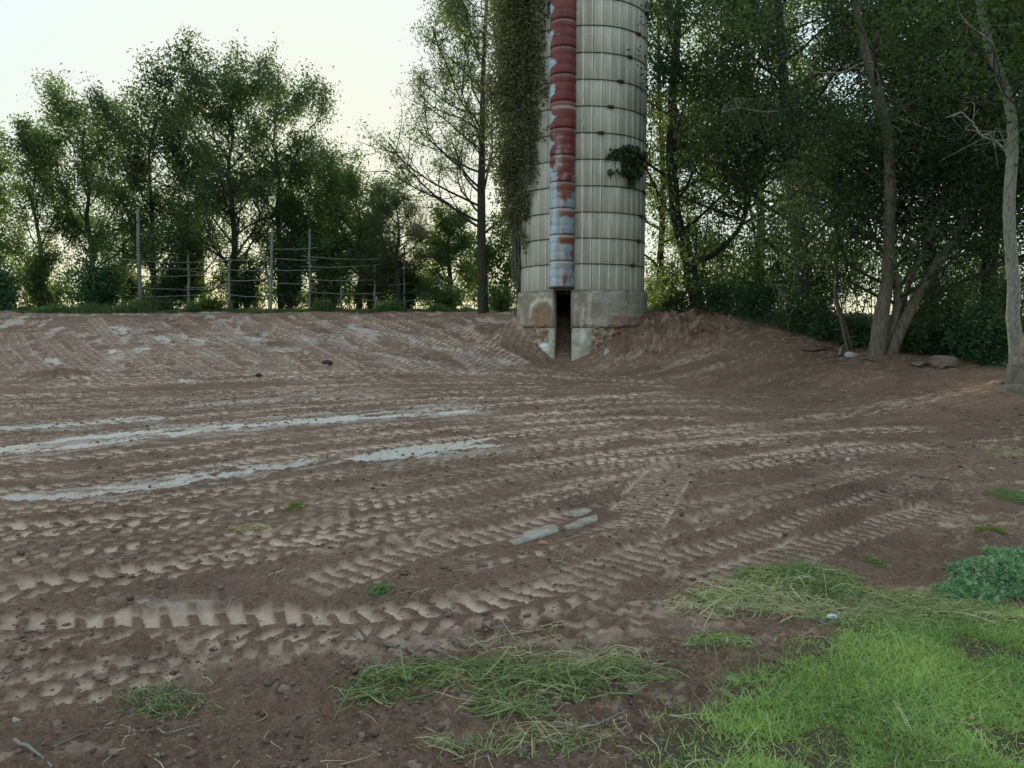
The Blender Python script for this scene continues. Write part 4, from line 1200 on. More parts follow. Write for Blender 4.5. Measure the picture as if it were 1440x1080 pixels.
for h0, h1 in ((0.7, 0.75), (1.15, 1.0), (1.65, 1.7), (2.05, 2.0), (2.45, 2.3)):
    rail(0, 1, h0, h1, 1.0)
for h0, h1 in ((1.1, 1.2), (1.9, 1.85), (2.3, 2.35)):
    rail(1, 2, h0, h1, 0.1)
for h0, h1 in ((0.75, 0.65), (1.4, 1.5), (1.95, 1.9), (2.35, 2.45)):
    rail(2, 3, h0, h1, 0.2)
for h0, h1 in ((1.35, 1.3), (1.95, 1.95), (2.55, 2.4), (2.9, 3.0)):
    rail(3, 4, h0, h1, 0.5)
for h0, h1 in ((0.9, 0.8), (1.5, 1.45), (2.1, 2.15), (2.6, 2.4)):
    rail(4, 6, h0, h1, 0.3)
rail(6, 7, 1.2, 1.3, 0.3); rail(6, 7, 0.5, 0.45, 0.5)

# ------------------------------------------------------------------ shrubs
def shrub(name, label, cat, px, basey, Y, wpx, hpx, lf, n, seed, size=0.11, aspect=0.6, group=None, flat=0.0, droop=0.1, stems=9, depth=None):
    rg = np.random.default_rng(seed)
    b_ = gp(px, basey, Y)
    sc = Y / FOC
    W, H = wpx * sc / 2, hpx * sc
    D = depth or W * 0.8
    root = thing(name, label, cat, tuple(b_), group)
    g = Geo(); an = []
    for k in range(stems):
        az = rg.uniform(0, 6.28); q = rg.uniform(0, 0.85) ** 0.6
        tip = np.array([W * q * math.cos(az), D * q * math.sin(az), H * rg.uniform(0.55, 1.0) * math.sqrt(max(0.1, 1 - 0.75 * q * q))])
        st = tip * [0.25, 0.25, 0]
        st[2] = -0.05
        t = np.linspace(0, 1, 7)[:, None]
        P = st + (tip - st) * t; P[:, :2] *= (0.3 + 0.7 * t ** 0.7); P += rg.normal(0, 0.03 * H, P.shape) * t
        g.tube(P, np.linspace(0.022, 0.006, 7) * (0.5 + H * 0.3), 4)
        an.append(P[2:])
        for j in range(3):
            s_ = P[rg.integers(2, 6)]; e_ = s_ + rg.normal(0, 1, 3) * [W * 0.28, D * 0.28, H * 0.2]
            Q = s_ + (e_ - s_) * np.linspace(0, 1, 4)[:, None]
            g.tube(Q, 0.006, 3); an.append(Q)
    an = np.concatenate(an)
    C, idx = leaves_on(an, n, min(W, H) * 0.13 + 0.03, rg)
    keep = C[:, 2] + b_[2] > surf(C[:, 0] + b_[0], C[:, 1] + b_[1]) + 0.02
    C = C[keep]; idx = idx[keep]
    tb = np.clip(fbm(an[:, 0] * 2 + seed, an[:, 2] * 2, seed, 3)[idx] * 1.6 - 0.35, 0, 1)
    link('stems', g.mesh('stems'), M['bark_dark'], root, kind='stuff')
    link('leaves', leaf_mesh('leaves', C, size, rg, aspect, droop, tb, flat), LF[lf], root, kind='stuff')
    return root
GS = 'shrubs under the left tree line'
for i, (nm, lb, px, by, Y, w, h, lf, n) in enumerate([
    ('shrub', 'dark blue-green bush cut by the left edge of the photo', 3, 437, 35.6, 60, 78, 'under', 5200),
    ('shrub', 'rounded dark green bush left of the tallest post', 132, 437, 35.8, 100, 82, 'under', 9000),
    ('shrub', 'thin see-through bush between the two round dark bushes', 62, 437, 37.5, 70, 100, 'mid', 4200),
    ('shrub', 'low dark shrub behind the second post', 235, 438, 37.4, 70, 70, 'dark', 3600),
    ('shrub', 'leafy shrub climbing round the second post', 268, 438, 37.6, 60, 140, 'mid', 4800),
    ('shrub', 'dark shrub between the third and fourth posts', 348, 438, 37.8, 64, 110, 'dark', 3800),
    ('shrub', 'tangled shrub behind the pair of straight posts', 408, 438, 37.8, 60, 120, 'dark', 3600),
    ('shrub', 'green shrub right of the fifth post', 470, 438, 37.6, 70, 130, 'mid', 5600),
    ('shrub', 'full shrub behind the thin seventh post', 520, 438, 37.4, 76, 125, 'mid', 6000),
    ('shrub', 'leafy shrub at the last post of the trellis', 575, 439, 37.4, 66, 90, 'mid', 4200),
    ('shrub', 'low scrub with glow behind it, left of the tall sparse tree', 628, 441, 36, 56, 50, 'mid', 2000),
    ('shrub', 'low scrub between the tall sparse tree and the creeper', 706, 441, 31, 36, 44, 'mid', 1500)]):
    shrub(nm, lb, 'shrub', px, by, Y, w, h, lf, n, 300 + i, 0.15, 0.55, GS, stems=12)
shrub('weed_clump', 'bright yellow-green weeds at the foot of the second and third posts', 'weeds', 296, 438, 35.3, 52, 22, 'yellow', 900, 330, 0.16, 0.5)
shrub('weed_clump', 'pale grey-green wispy weeds right of the tallest post', 'weeds', 226, 438, 35.3, 54, 20, 'olive', 1500, 331, 0.12, 0.3)
rg = np.random.default_rng(44)
cx_ = []; g = Geo()
for k in range(190):
    px = rg.uniform(-20, 712); Yd = 42.5 + rg.normal(0, 0.6)
    p0 = gp(px, 437, Yd); h = rg.uniform(0.8, 2.6) * (0.7 + 0.6 * math.sin(px * 0.045) ** 2)
    Q = p0 + np.array([[0, 0, 0], [0.1, 0, h * 0.4], [0.15, 0, h * 0.7], [0.2, 0, h]]) * [rg.normal(0, 1.5), 1, 1]
    g.tube(Q, 0.018, 3); cx_.append(Q[1:])
    for j in range(3):
        e_ = Q[2] + rg.normal(0, 0.35, 3); cx_.append(np.array([Q[2] * 0.5 + e_ * 0.5, e_]))
an = np.concatenate(cx_)
C, idx = leaves_on(an, 32000, 0.22, rg)
C = C[C[:, 2] > surf(C[:, 0], C[:, 1])]
o = link('far_thicket', leaf_mesh('far_thicket', C, 0.16, rg, 0.5, 0.1), LF['mid'], kind='stuff')
tag(o, 'dim thicket far behind the trellis with the yellow glow showing through', 'thicket')
link('stems', g.mesh('stems'), M['bark_dark'], o, kind='stuff')
cx_ = []; g = Geo()
for k in range(170):
    Yd = rg.uniform(24.5, 33); px = rg.uniform(930, 1560)
    p0 = gp(px, 450, Yd); h = rg.uniform(1.0, 3.6)
    Q = p0 + np.array([[0, 0, 0], [0.1, 0, h * 0.4], [0.15, 0, h * 0.7], [0.2, 0, h]]) * [rg.normal(0, 2), 1, 1]
    g.tube(Q, 0.02, 3); cx_.append(Q[1:])
    for j in range(3):
        e_ = Q[2] + rg.normal(0, 0.5, 3); cx_.append(np.array([Q[2] * 0.5 + e_ * 0.5, e_]))
an = np.concatenate(cx_)
C, idx = leaves_on(an, 40000, 0.27, rg)
C = C[C[:, 2] > surf(C[:, 0], C[:, 1])]
o = link('wood_thicket', leaf_mesh('wood_thicket', C, 0.13, rg, 0.5, 0.1), LF['dark'], kind='stuff')
tag(o, 'dark tangled thicket deep in the wood on the right', 'thicket')
link('stems', g.mesh('stems'), M['bark_dark'], o, kind='stuff')
GU = 'undergrowth shrubs along the foot of the wood'
for i, (lb, px, by, Y, w, h, lf, n) in enumerate([
    ('low green scrub just right of the silo on the bank top', 935, 448, 25.5, 60, 46, 'under', 3200),
    ('dark scrub left of the leaning dark trunk', 1010, 458, 24.6, 90, 56, 'under', 4200),
    ('scrub on the bank crest right of the leaning dark trunk', 1065, 470, 23, 90, 70, 'under', 5200),
    ('low leafy scrub above the middle of the bank crest', 1120, 486, 20.6, 80, 56, 'under', 4800),
    ('dark scrub left of the creeper strand', 1158, 492, 19.6, 60, 60, 'under', 3800),
    ('dark green scrub left of the fanned trunks', 1200, 500, 18.9, 60, 56, 'under', 3200),
    ('ferny low plants just right of the fanned trunks', 1290, 508, 17.2, 70, 56, 'under', 5200),
    ('ferny green plants behind the pinkish boulder', 1335, 512, 16.6, 80, 74, 'under', 6800),
    ('green plants between the boulder and the pale trunk', 1385, 518, 15.4, 76, 84, 'under', 7200),
    ('taller dark shrub behind the pale trunk', 1405, 505, 17.5, 90, 130, 'dark', 6000),
    ('fresh green bush deep in the wood below the light gap', 1060, 450, 28, 110, 110, 'fresh', 5200),
    ('dark shrub deep in the wood behind the creeper', 1150, 470, 24, 110, 110, 'dark', 6000),
    ('dark shrub between the fanned trunks and the dark trunk', 1330, 490, 20, 110, 100, 'dark', 6500),
    ('dark shrub behind the silo on the right', 925, 446, 28, 60, 70, 'mid', 3000)]):
    shrub('undergrowth_shrub', lb, 'shrub', px, by, Y, w, h * (0.75 + 0.5 * (i * 0.618 % 1)), (lf if i % 3 else 'mid'), int(n * 0.75), 340 + i, 0.085 + 0.04 * (i * 0.37 % 1), 0.36, GU, 0.2, 0.25, stems=16, depth=1.0)

def blades(name, X, Y, H, W, rng, lean=0.5, base_t=None, seg=2, curl=1.0):
    n = len(X); Z = surf(X, Y) - 0.006
    az = rng.uniform(0, 6.283, n); d = np.stack([np.cos(az), np.sin(az)], -1) * (H * lean * rng.uniform(0.2, 1.3, n))[:, None]
    w = rng.uniform(0, 6.283, n); wv = np.stack([np.cos(w), np.sin(w)], -1) * (W / 2)[:, None]
    P = np.stack([X, Y], -1)
    def v(xy, z): return np.concatenate([xy, z[:, None]], 1)
    m_ = P + d * 0.38
    t = rng.uniform(0, 1, n) if base_t is None else np.clip(base_t + rng.normal(0, 0.28, n), 0, 1)
    if seg == 1:
        V = np.stack([v(P - wv, Z), v(P + wv, Z), v(P + d * 1.1 + wv * 0.3, Z + H * 0.8), v(P + d * 1.1 - wv * 0.3, Z + H * 0.8)], 1).reshape(-1, 3)
        me = mkmesh(name, V, np.arange(4 * n).reshape(n, 4))
        attr_float(me, 'tint', t)
        return me
    V = np.stack([v(P - wv, Z), v(P + wv, Z), v(m_ + wv * 0.8, Z + H * 0.62), v(m_ - wv * 0.8, Z + H * 0.62),
                  v(P + d * curl + wv * 0.15, Z + H * 0.95), v(P + d * curl - wv * 0.15, Z + H * 0.95)], 1).reshape(-1, 3)
    i = np.arange(n)[:, None] * 6
    F = np.concatenate([i + [[0, 1, 2, 3]], i + [[3, 2, 4, 5]]], 1).reshape(-1, 4)
    me = mkmesh(name, V, F)
    attr_float(me, 'tint', np.repeat(t, 2))
    return me

# fringe of rough grass along the far edge
n = 20000
X = rng.uniform(-27, 0.6, n); Y = 34.2 + rng.gamma(1.6, 0.6, n) + 1.8 * (vnoise(X * 0.6, X * 0, 7) - 0.5)
o = link('verge_grass', blades('verge_grass', X, Y, rng.uniform(0.06, 0.26, n) * (0.5 + 2.2 * ss(0.45, 0.7, fbm(X * 0.9, Y * 0, 12, 3))), rng.uniform(0.02, 0.04, n), rng, 0.5), LF['mid'], kind='stuff')
tag(o, 'rough dark grass fringe between the bare yard and the far trees', 'grass')
# low leafy cover on the floor of the wood
n = 26000
X = rng.uniform(3.6, 14.5, n); Y = rng.uniform(12.2, 30, n)
Sr, Tr, Lr = line_st(ridge_pts, X.astype(np.float32), Y.astype(np.float32))
k_ = (Tr > 0.15 + (vnoise(X * 1.5, Y * 1.5, 3) - 0.3) * 1.0) & (np.abs(X) < 0.7 * Y + 1) & (Tr < 6)
k_ &= np.hypot(X - SX, Y - SY) > 2.3
X, Y = X[k_], Y[k_]
C = np.stack([X, Y, surf(X, Y) + np.abs(rng.normal(0, 0.13, len(X))) + 0.02], -1)
o = link('ground_cover', leaf_mesh('ground_cover', C, 0.10, rng, 0.35, -0.5, fbm(X * 1.4, Y * 1.4, 2, 3)), LF['under'], kind='stuff')
tag(o, 'low dark green leafy cover on the floor of the wood', 'ground cover')

# ------------------------------------------------------------------ creeper strand, dead branches, stones and debris near the wood
def stick(name, label, cat, pts, r, mat, sides=6, group=None, world=None, twigs=()):
    P = np.array(world) if world is not None else np.array([hitp(*p[:2]) + (0, 0, r * 0.6 + (p[2] if len(p) > 2 else 0)) for p in pts])
    Q = catmull(P, 5); b_ = P[0].copy()
    Q = Q + np.random.default_rng(int(abs(Q[0, 0] * 999))).normal(0, r * 0.25, Q.shape)
    g = Geo(); g.tube(Q - b_, np.linspace(r, r * 0.45, len(Q)), sides)
    for tpts, tr_ in twigs:
        g.tube(catmull(np.array(tpts), 4) - b_, np.linspace(tr_, tr_ * 0.4, len(catmull(np.array(tpts), 4))), 4)
    o = link(name, g.mesh(name), mat, loc=tuple(b_))
    return tag(o, label, cat, group)
b_ = gp(1192, 492, 18.2)
cp = thing('hanging_creeper', 'ivy-grown hanging stem left of the fanned trunks, forked near the ground', 'creeper', tuple(b_))
g = Geo()
main_ = np.array(A(18.2, (1193, 494), (1184, 455), (1175, 418), (1176, 380), (1178, 330), (1177, 280), (1180, 220), (1184, 160)))
main_[0][2] = b_[2] - 0.05
g.tube(catmull(main_, 5) - b_, np.linspace(0.045, 0.025, 36), 6)
s2_ = np.array(A(18.3, (1200, 496), (1190, 460), (1178, 425), (1175, 410)))
s2_[0][2] = b_[2] - 0.03
g.tube(catmull(s2_, 5) - b_, 0.03, 6)
g.tube(catmull(np.array(A(18.2, (1177, 408), (1192, 400), (1206, 391), (1216, 388), (1222, 376), (1222, 350))), 4) - b_, np.linspace(0.03, 0.012, 21), 5)
link('stem', g.mesh('stem'), M['bark_grey'], cp)
an = catmull(main_, 8)[26:]
C = an[rng.integers(0, len(an), 900)] + rng.normal(0, 0.075, (900, 3)) - b_
link('leaves', leaf_mesh('leaves', C, 0.09, rng, 0.8, 0.5), LF['mid'], cp, kind='stuff')
g2 = 'dead bare branches hanging in the wood'
for lb, Y, pts, r in [
    ('crooked pale dead branch reaching left from the pale trunk', 11.9, ((1423, 232), (1410, 208), (1396, 197), (1380, 190), (1368, 172), (1352, 158)), 0.022),
    ('thin pale dead branch pointing left in the upper dark canopy', 18, ((1125, 150), (1100, 156), (1070, 157), (1040, 152), (1015, 158)), 0.022),
    ('bare grey branch curving below the upper crotch of the fanned trunks', 16.6, ((1242, 92), (1215, 88), (1190, 100), (1170, 103), (1145, 100), (1125, 80)), 0.028),
    ('bare dead twig low in the wood left of the creeper', 20, ((1134, 440), (1120, 432), (1104, 422), (1096, 410)), 0.02),
    ('long thin bare branch crossing right of the main trunk', 16.2, ((1262, 165), (1300, 180), (1340, 196), (1372, 184)), 0.018),
    ('thin bare twig near the pale trunk top', 12, ((1396, 60), (1380, 48), (1362, 34), (1350, 20)), 0.012)]:
    W3 = [at(x, y, Y) for x, y in pts]
    e = W3[-2]; rg = np.random.default_rng(int(pts[0][0]))
    tw = []
    for q in W3[1:]:
        for _ in range(3):
            tw.append(([q, q + rg.normal(0, 0.12, 3) * (Y / 14), q + rg.normal(0, 0.26, 3) * (Y / 14)], r * 0.35))
    stick('dead_branch', lb, 'branch', None, r, M['bark_pale'], 6, g2, W3, tw)

def rock(name, label, px, py, wpx, hpx, col, seed, cat='stone', group=None, lift=0.25, sub=3):
    rg = np.random.default_rng(seed)
    import bmesh
    b_ = hitp(px, py)
    dist = math.hypot(b_[0], b_[1])
    w, h = wpx * b_[1] / FOC, hpx * b_[1] / FOC
    bm = bmesh.new(); bmesh.ops.create_icosphere(bm, subdivisions=sub, radius=0.5)
    V = np.array([v.co[:] for v in bm.verts])
    for k in range(9):                                # chisel flat facets
        d = rg.normal(size=3); d /= np.linalg.norm(d); lim_ = rg.uniform(0.30, 0.42)
        q = V @ d; V -= np.maximum(q - lim_, 0)[:, None] * d
    V *= [w * 1.15, w * 0.85, h * 1.25]
    V += (fbm(V[:, 0] * 30, V[:, 1] * 30 + V[:, 2] * 20, seed, 3)[:, None] - 0.5) * min(w, h) * 0.12
    V[:, 2] += h * lift
    for v, c_ in zip(bm.verts, V):
        v.co = c_
    me = bpy.data.meshes.new(name); bm.to_mesh(me); bm.free()
    key = 'rock_%.2f_%.2f' % (col[0], col[2])
    if key not in M:
        M[key] = simple(key, col, [c_ * 0.6 for c_ in col], 18, 0.9, 0.6, 0.01)
    o = link(name, me, M[key], loc=tuple(b_))
    return tag(o, label, cat, group)
rock('boulder', 'pinkish-grey boulder at the foot of the ferny plants, left of the pale trunk', 1326, 516, 36, 22, (0.24, 0.175, 0.15), 1)
rock('boulder', 'reddish flat rock half buried on the bank crest', 1152, 492, 40, 9, (0.17, 0.105, 0.08), 2, lift=0.0)
rock('stone', 'pale chalky stone beside the roots of the fanned trunks', 1197, 503, 17, 10, (0.52, 0.46, 0.42), 3)
rock('stone', 'low brown stone left of the pinkish boulder', 1292, 514, 26, 7, (0.22, 0.16, 0.13), 4)
rock('stone', 'small whitish stone at the left foot of the silo bank', 722, 501, 6, 4, (0.55, 0.50, 0.45), 5)
rock('stone', 'upright pale stone in the rubble right of the doorway', 853, 500, 7, 12, (0.60, 0.50, 0.42), 6)
rock('stone', 'pale stone lump at the crack right of the doorway', 849, 466, 10, 6, (0.62, 0.55, 0.48), 7)
rock('stone', 'dark loose stone lying on the far yard between white patches', 364, 530, 9, 6, (0.07, 0.05, 0.045), 8)
rock('clod', 'dark earth lump on the far slope above the white streaks', 460, 513, 15, 6, (0.07, 0.045, 0.035), 9, 'clod')
rock('stone', 'small white stone with bluish shine at the lower edge of the straw heap', 1170, 877, 14, 9, (0.68, 0.69, 0.74), 10)
rock('stone', 'dull brown stone left of the white stone by the straw heap', 1156, 879, 13, 8, (0.24, 0.18, 0.15), 11)
rock('stone', 'small pale pebble on the mid yard beside a thin twig', 1192, 650, 6, 5, (0.62, 0.58, 0.52), 12)
rock('stone', 'pale pebble right of the long twig on the right', 1394, 664, 8, 4, (0.55, 0.47, 0.38), 13)
rock('brick_fragment', 'small piece of red brick just below the concrete strip', 764, 765, 14, 7, (0.42, 0.20, 0.14), 14, 'brick')
rock('stone', 'whitish stone near the bottom left beside the crushed weeds', 22, 1014, 12, 8, (0.5, 0.45, 0.38), 15)
rock('stone', 'pale stone among the clods left of the green weed heap', 356, 907, 12, 8, (0.5, 0.43, 0.36), 16)
rock('clod', 'large earth clod at the bottom left of the broad weed heap', 528, 1040, 20, 12, (0.14, 0.09, 0.066), 17, 'clod', None, 0.1)
rock('clod', 'earth clod right of the large one below the broad weed heap', 590, 1030, 16, 10, (0.15, 0.098, 0.072), 18, 'clod', None, 0.1)

# rubble in the bank right of the doorway, clods over the yard
def lumps_mesh(name, P, S, rng, mat, label, cat):
    t = (1 + 5 ** 0.5) / 2
    B = np.array([(-1, t, 0), (1, t, 0), (-1, -t, 0), (1, -t, 0), (0, -1, t), (0, 1, t), (0, -1, -t), (0, 1, -t), (t, 0, -1), (t, 0, 1), (-t, 0, -1), (-t, 0, 1)]) / 1.9
    FF = np.array([(0, 11, 5), (0, 5, 1), (0, 1, 7), (0, 7, 10), (0, 10, 11), (1, 5, 9), (5, 11, 4), (11, 10, 2), (10, 7, 6), (7, 1, 8), (3, 9, 4), (3, 4, 2), (3, 2, 6), (3, 6, 8), (3, 8, 9), (4, 9, 5), (2, 4, 11), (6, 2, 10), (8, 6, 7), (9, 8, 1)])
    n = len(P)
    V = B[None] * rng.uniform(0.6, 1.25, (n, 12, 1)) * rng.uniform(0.65, 1.3, (n, 1, 3)) * S[:, None, None]
    a = rng.uniform(0, 6.28, n); c_, s_ = np.cos(a), np.sin(a)
    V = np.stack([V[..., 0] * c_[:, None] - V[..., 1] * s_[:, None], V[..., 0] * s_[:, None] + V[..., 1] * c_[:, None], V[..., 2] * 0.55], -1)
    V += P[:, None, :]
    F = (FF[None] + 12 * np.arange(n)[:, None, None]).reshape(-1, 3)
    me = mkmesh(name, V.reshape(-1, 3), F, False)
    attr_float(me, 'tint', np.repeat(rng.uniform(0, 1, n), 20))
    o = link(name, me, mat, kind='stuff')
    return tag(o, label, cat)
def tintmat(name, a, b2, rough=0.9):
    m, nt, b = mat_new(name)
    at_ = N(nt, 'ShaderNodeAttribute'); at_.attribute_name = 'tint'
    c_ = mixc(nt, at_.outputs['Fac'], a, b2)
    f = noise(nt, 60, 4, 0.7)
    c_ = mixc(nt, ramp(nt, f, (0.4, 0.7, 0, 0.5)), c_, [x * 0.5 for x in a])
    nt.links.new(c_, b.inputs['Base Color']); b.inputs['Roughness'].default_value = rough
    b.inputs['Specular IOR Level'].default_value = 0.2
    bump(nt, b, f, 0.6, 0.01)
    return m
M['clod'] = tintmat('clod_soil', (0.12, 0.077, 0.057), (0.27, 0.19, 0.148))
M['rubble'] = tintmat('rubble', (0.20, 0.10, 0.062), (0.52, 0.42, 0.33))
n = 15000
Y = 2.0 * (16 / 2.0) ** rng.uniform(0, 1, n) ** 1.1; X = rng.uniform(-0.76, 0.76, n) * (Y + 0.5)
cln = fbm(X * 1.6, Y * 1.6, 99, 3)
_, Tl, _ = line_st(LAWN, X.astype(np.float32), Y.astype(np.float32))
k_ = (rng.uniform(0, 1, n) < ss(0.40, 0.60, cln) * 0.9 + 0.1) & (Tl > -0.1)
X, Y = X[k_], Y[k_]
S = (0.0035 + 0.0012 * Y) * rng.lognormal(0, 0.5, len(X))
S = np.minimum(S, 0.03)
lumps_mesh('soil_clods', np.stack([X, Y, surf(X, Y) + S * 0.2], -1), S, rng, M['clod'], 'loose crumbs and clods of brown earth scattered over the yard', 'clods')
n = 900
X = rng.normal(4.35, 0.95, n); Y = rng.normal(22.3, 0.7, n)
k_ = (np.hypot(X - SX, Y - SY) > 2.12)
X, Y = X[k_], Y[k_]; S = 0.016 * rng.lognormal(0, 0.55, len(X))
lumps_mesh('rubble', np.stack([X, Y, surf(X, Y) + S * 0.3], -1), np.minimum(S, 0.07), rng, M['rubble'], 'broken reddish rubble in the bank right of the silo doorway', 'rubble')

n = 3400
X = rng.uniform(-2.6, 0.6, n); Y = rng.uniform(2.3, 3.9, n)
k_ = (rng.uniform(0, 1, n) < 0.25 + 0.75 * ss(0.42, 0.6, fbm(X * 2.2, Y * 2.2, 111, 3))) & (Y < 3.75 - 0.12 * X)
X, Y = X[k_], Y[k_]; S = np.minimum(0.007 * rng.lognormal(0, 0.55, len(X)), 0.028)
lumps_mesh('broken_clods', np.stack([X, Y, surf(X, Y) + S * 0.15], -1), S, rng, M['clod'], 'dense broken clods and crumbs at the lower left of the photo', 'clods')
# roots and sticks
GD = 'torn sticks and roots at the foot of the fanned trunks'
for lb, pts, r in [
    ('curved pale stick arching at the left of the fanned trunk roots', [(1180, 502), (1184, 496, 0.12), (1196, 492, 0.16), (1216, 490, 0.10)], 0.035),
    ('pale split stick pointing up right in front of the fanned trunks', [(1238, 500), (1250, 497, 0.08), (1262, 494, 0.22), (1270, 492, 0.34)], 0.03),
    ('short broken root below the fanned trunks', [(1205, 505), (1220, 508, 0.03), (1238, 511, 0.02)], 0.03),
    ('pale stub sticking up on the bank crest', [(979, 466), (981, 464, 0.1), (985, 461, 0.25)], 0.03)]:
    stick('stick', lb, 'stick', pts, r, M['bark_pale'] if 'pale' in lb else M['bark_grey'], 6, GD if 'fanned' in lb else None)
stick('root', 'dark curved root lying left of the green weed heap', 'root', [(505, 884, 0.03), (520, 900), (545, 910), (580, 915), (610, 920), (638, 928)], 0.009, M['bark'])
stick('stick', 'broken pale-ended stick at the bottom left corner', 'stick', [(22, 1054, 0.02), (45, 1068, 0.01), (75, 1083)], 0.008, M['wood'])
stick('stick', 'thin dark stick beside the bottom left white patch', 'stick', [(75, 1058), (110, 1045, 0.01), (143, 1026, 0.02)], 0.006, M['bark'])
stick('stick', 'thin straight twig on the right of the yard above the berm', 'stick', [(1284, 668, 0.01), (1305, 672, 0.01), (1334, 679)], 0.010, M['bark'])
stick('stick', 'curled pale twig on the mid yard above the concrete strip', 'stick', [(861, 650, 0.03), (858, 655, 0.01), (866, 661, 0.01), (869, 664)], 0.008, M['bark_pale'])
stick('stick', 'long pale bent stalk lying below the broad weed heap', 'stick', [(745, 1024), (790, 1028, 0.01), (840, 1025, 0.01), (880, 1008, 0.02)], 0.005, M['wood'])
stick('stick', 'short pale twig among the clods below the crushed weeds', 'stick', [(222, 1030, 0.01), (235, 1040, 0.02), (262, 1033, 0.01), (280, 1028)], 0.004, M['bark_pale'])

# exposed strip of old concrete
M['slab'] = simple('slab_concrete', (0.46, 0.42, 0.36), (0.20, 0.135, 0.095), 7, 0.9, 0.7, 0.01, obj=False)
def slab(poly, name='concrete_slab'):
    P = np.array([hit(*p) for p in poly]); 
    P = np.vstack([P[i] + (P[(i + 1) % len(P)] - P[i]) * t for i in range(len(P)) for t in (0, 0.33, 0.66)])
    P[:, :2] += np.random.default_rng(len(P)).normal(0, 0.007, (len(P), 2))
    c_ = P[:, :2].mean(0); n = len(P); zs = terr(P[:, 0], P[:, 1]) + 0.012; z = zs; zc_ = tz(*c_) + 0.014
    V = np.concatenate([np.c_[P[:, :2], zs], np.c_[P[:, :2], zs - 0.07], [[c_[0], c_[1], zc_]]]) 
    F = [(i, (i + 1) % n, 2 * n) for i in range(n)] + [(i, i + n, (i + 1) % n) for i in range(n)] + [((i + 1) % n, i + n, (i + 1) % n + n) for i in range(n)]
    return V, np.array(F)
b_ = hitp(778, 750)
cs0 = thing('concrete_strip', 'pale blue-grey strip of old concrete exposed in the soil', 'concrete strip', tuple(b_))
for poly in ([(716, 762), (742, 749), (778, 739), (788, 746), (762, 755), (724, 766)], [(792, 742), (812, 733), (838, 725), (840, 731), (818, 740), (800, 744)], [(800, 720), (822, 715), (832, 719), (818, 725), (806, 724)]):
    V, F = slab(poly)
    link('slab_piece', mkmesh('slab_piece', V - b_, F), M['slab'], cs0)

# ------------------------------------------------------------------ lawn and heaps of cut weeds
LF['lawn'] = leaf_mat('lawn_grass', (0.15, 0.23, 0.07), (0.50, 0.62, 0.22), 0.38)
LF['lawn_dark'] = leaf_mat('clover', (0.08, 0.17, 0.06), (0.17, 0.30, 0.10), 0.35)
LF['straw'] = leaf_mat('straw', (0.36, 0.31, 0.17), (0.66, 0.58, 0.37), 0.25)
LF['stalk'] = leaf_mat('green_stalks', (0.15, 0.20, 0.07), (0.40, 0.43, 0.20), 0.25)
LF['bluish'] = leaf_mat('bluish_leaves', (0.10, 0.20, 0.105), (0.26, 0.40, 0.22), 0.30)
LF['weed'] = leaf_mat('weed_leaves', (0.085, 0.135, 0.05), (0.26, 0.33, 0.13), 0.35)
LF['fallen'] = leaf_mat('fallen_leaf', (0.45, 0.22, 0.15), (0.62, 0.36, 0.26), 0.2)
def lawn_mask(X, Y):
    _, Tl, _ = line_st(LAWN, X.astype(np.float32), Y.astype(np.float32))
    e = Tl + (fbm(X * 3, Y * 3, 14, 3) - 0.5) * 0.35 + (fbm(X * 9, Y * 9, 16, 3) - 0.5) * 0.45
    bare = ss(0.64, 0.56, fbm(X * 2.6 + 4, Y * 2.6, 64, 3))
    return ss(0.10, -0.30, e) * (0.15 + 0.85 * bare), e
n = 620000
X = rng.uniform(-0.6, 4.2, n); Y = rng.uniform(1.8, 5.4, n)
w_ = np.clip(1.5 - 0.16 * Y, 0.5, 1)
mk, e = lawn_mask(X, Y)
k_ = (rng.uniform(0, 1, n) < mk * w_ * (1 - 0.6 * ss(0.74 * Y - 0.1, 0.74 * Y + 0.5, X))) & (X < 0.74 * Y + 0.9)
X, Y = X[k_], Y[k_]
pt_ = fbm(X * 2.2, Y * 2.2, 19, 4)
o = link('lawn', blades('lawn', X, Y, rng.gamma(4, 0.0062, len(X)) * (0.7 + 0.7 * pt_), rng.uniform(0.003, 0.0052, len(X)), rng, 1.25, np.clip((pt_ - 0.5) * 1.0 + 0.5, 0, 1), 1), LF['lawn'], kind='stuff')
tag(o, 'bright green mown lawn at the bottom right corner', 'lawn')
n = 30000
X = rng.uniform(-0.5, 3.6, n); Y = rng.uniform(1.9, 5.0, n)
mk, e = lawn_mask(X, Y)
k_ = (rng.uniform(0, 1, n) < mk * ss(0.50, 0.62, fbm(X * 1.7, Y * 1.7, 87, 3)))
X, Y = X[k_], Y[k_]
C = np.stack([X, Y, surf(X, Y) + rng.uniform(0.006, 0.035, len(X))], -1)
o = link('clover_patch', leaf_mesh('clover_patch', C, 0.014, rng, 0.9, -0.2, None, 0.5), LF['lawn_dark'], kind='stuff')
tag(o, 'darker patches of clover and small broad leaves in the lawn', 'clover')

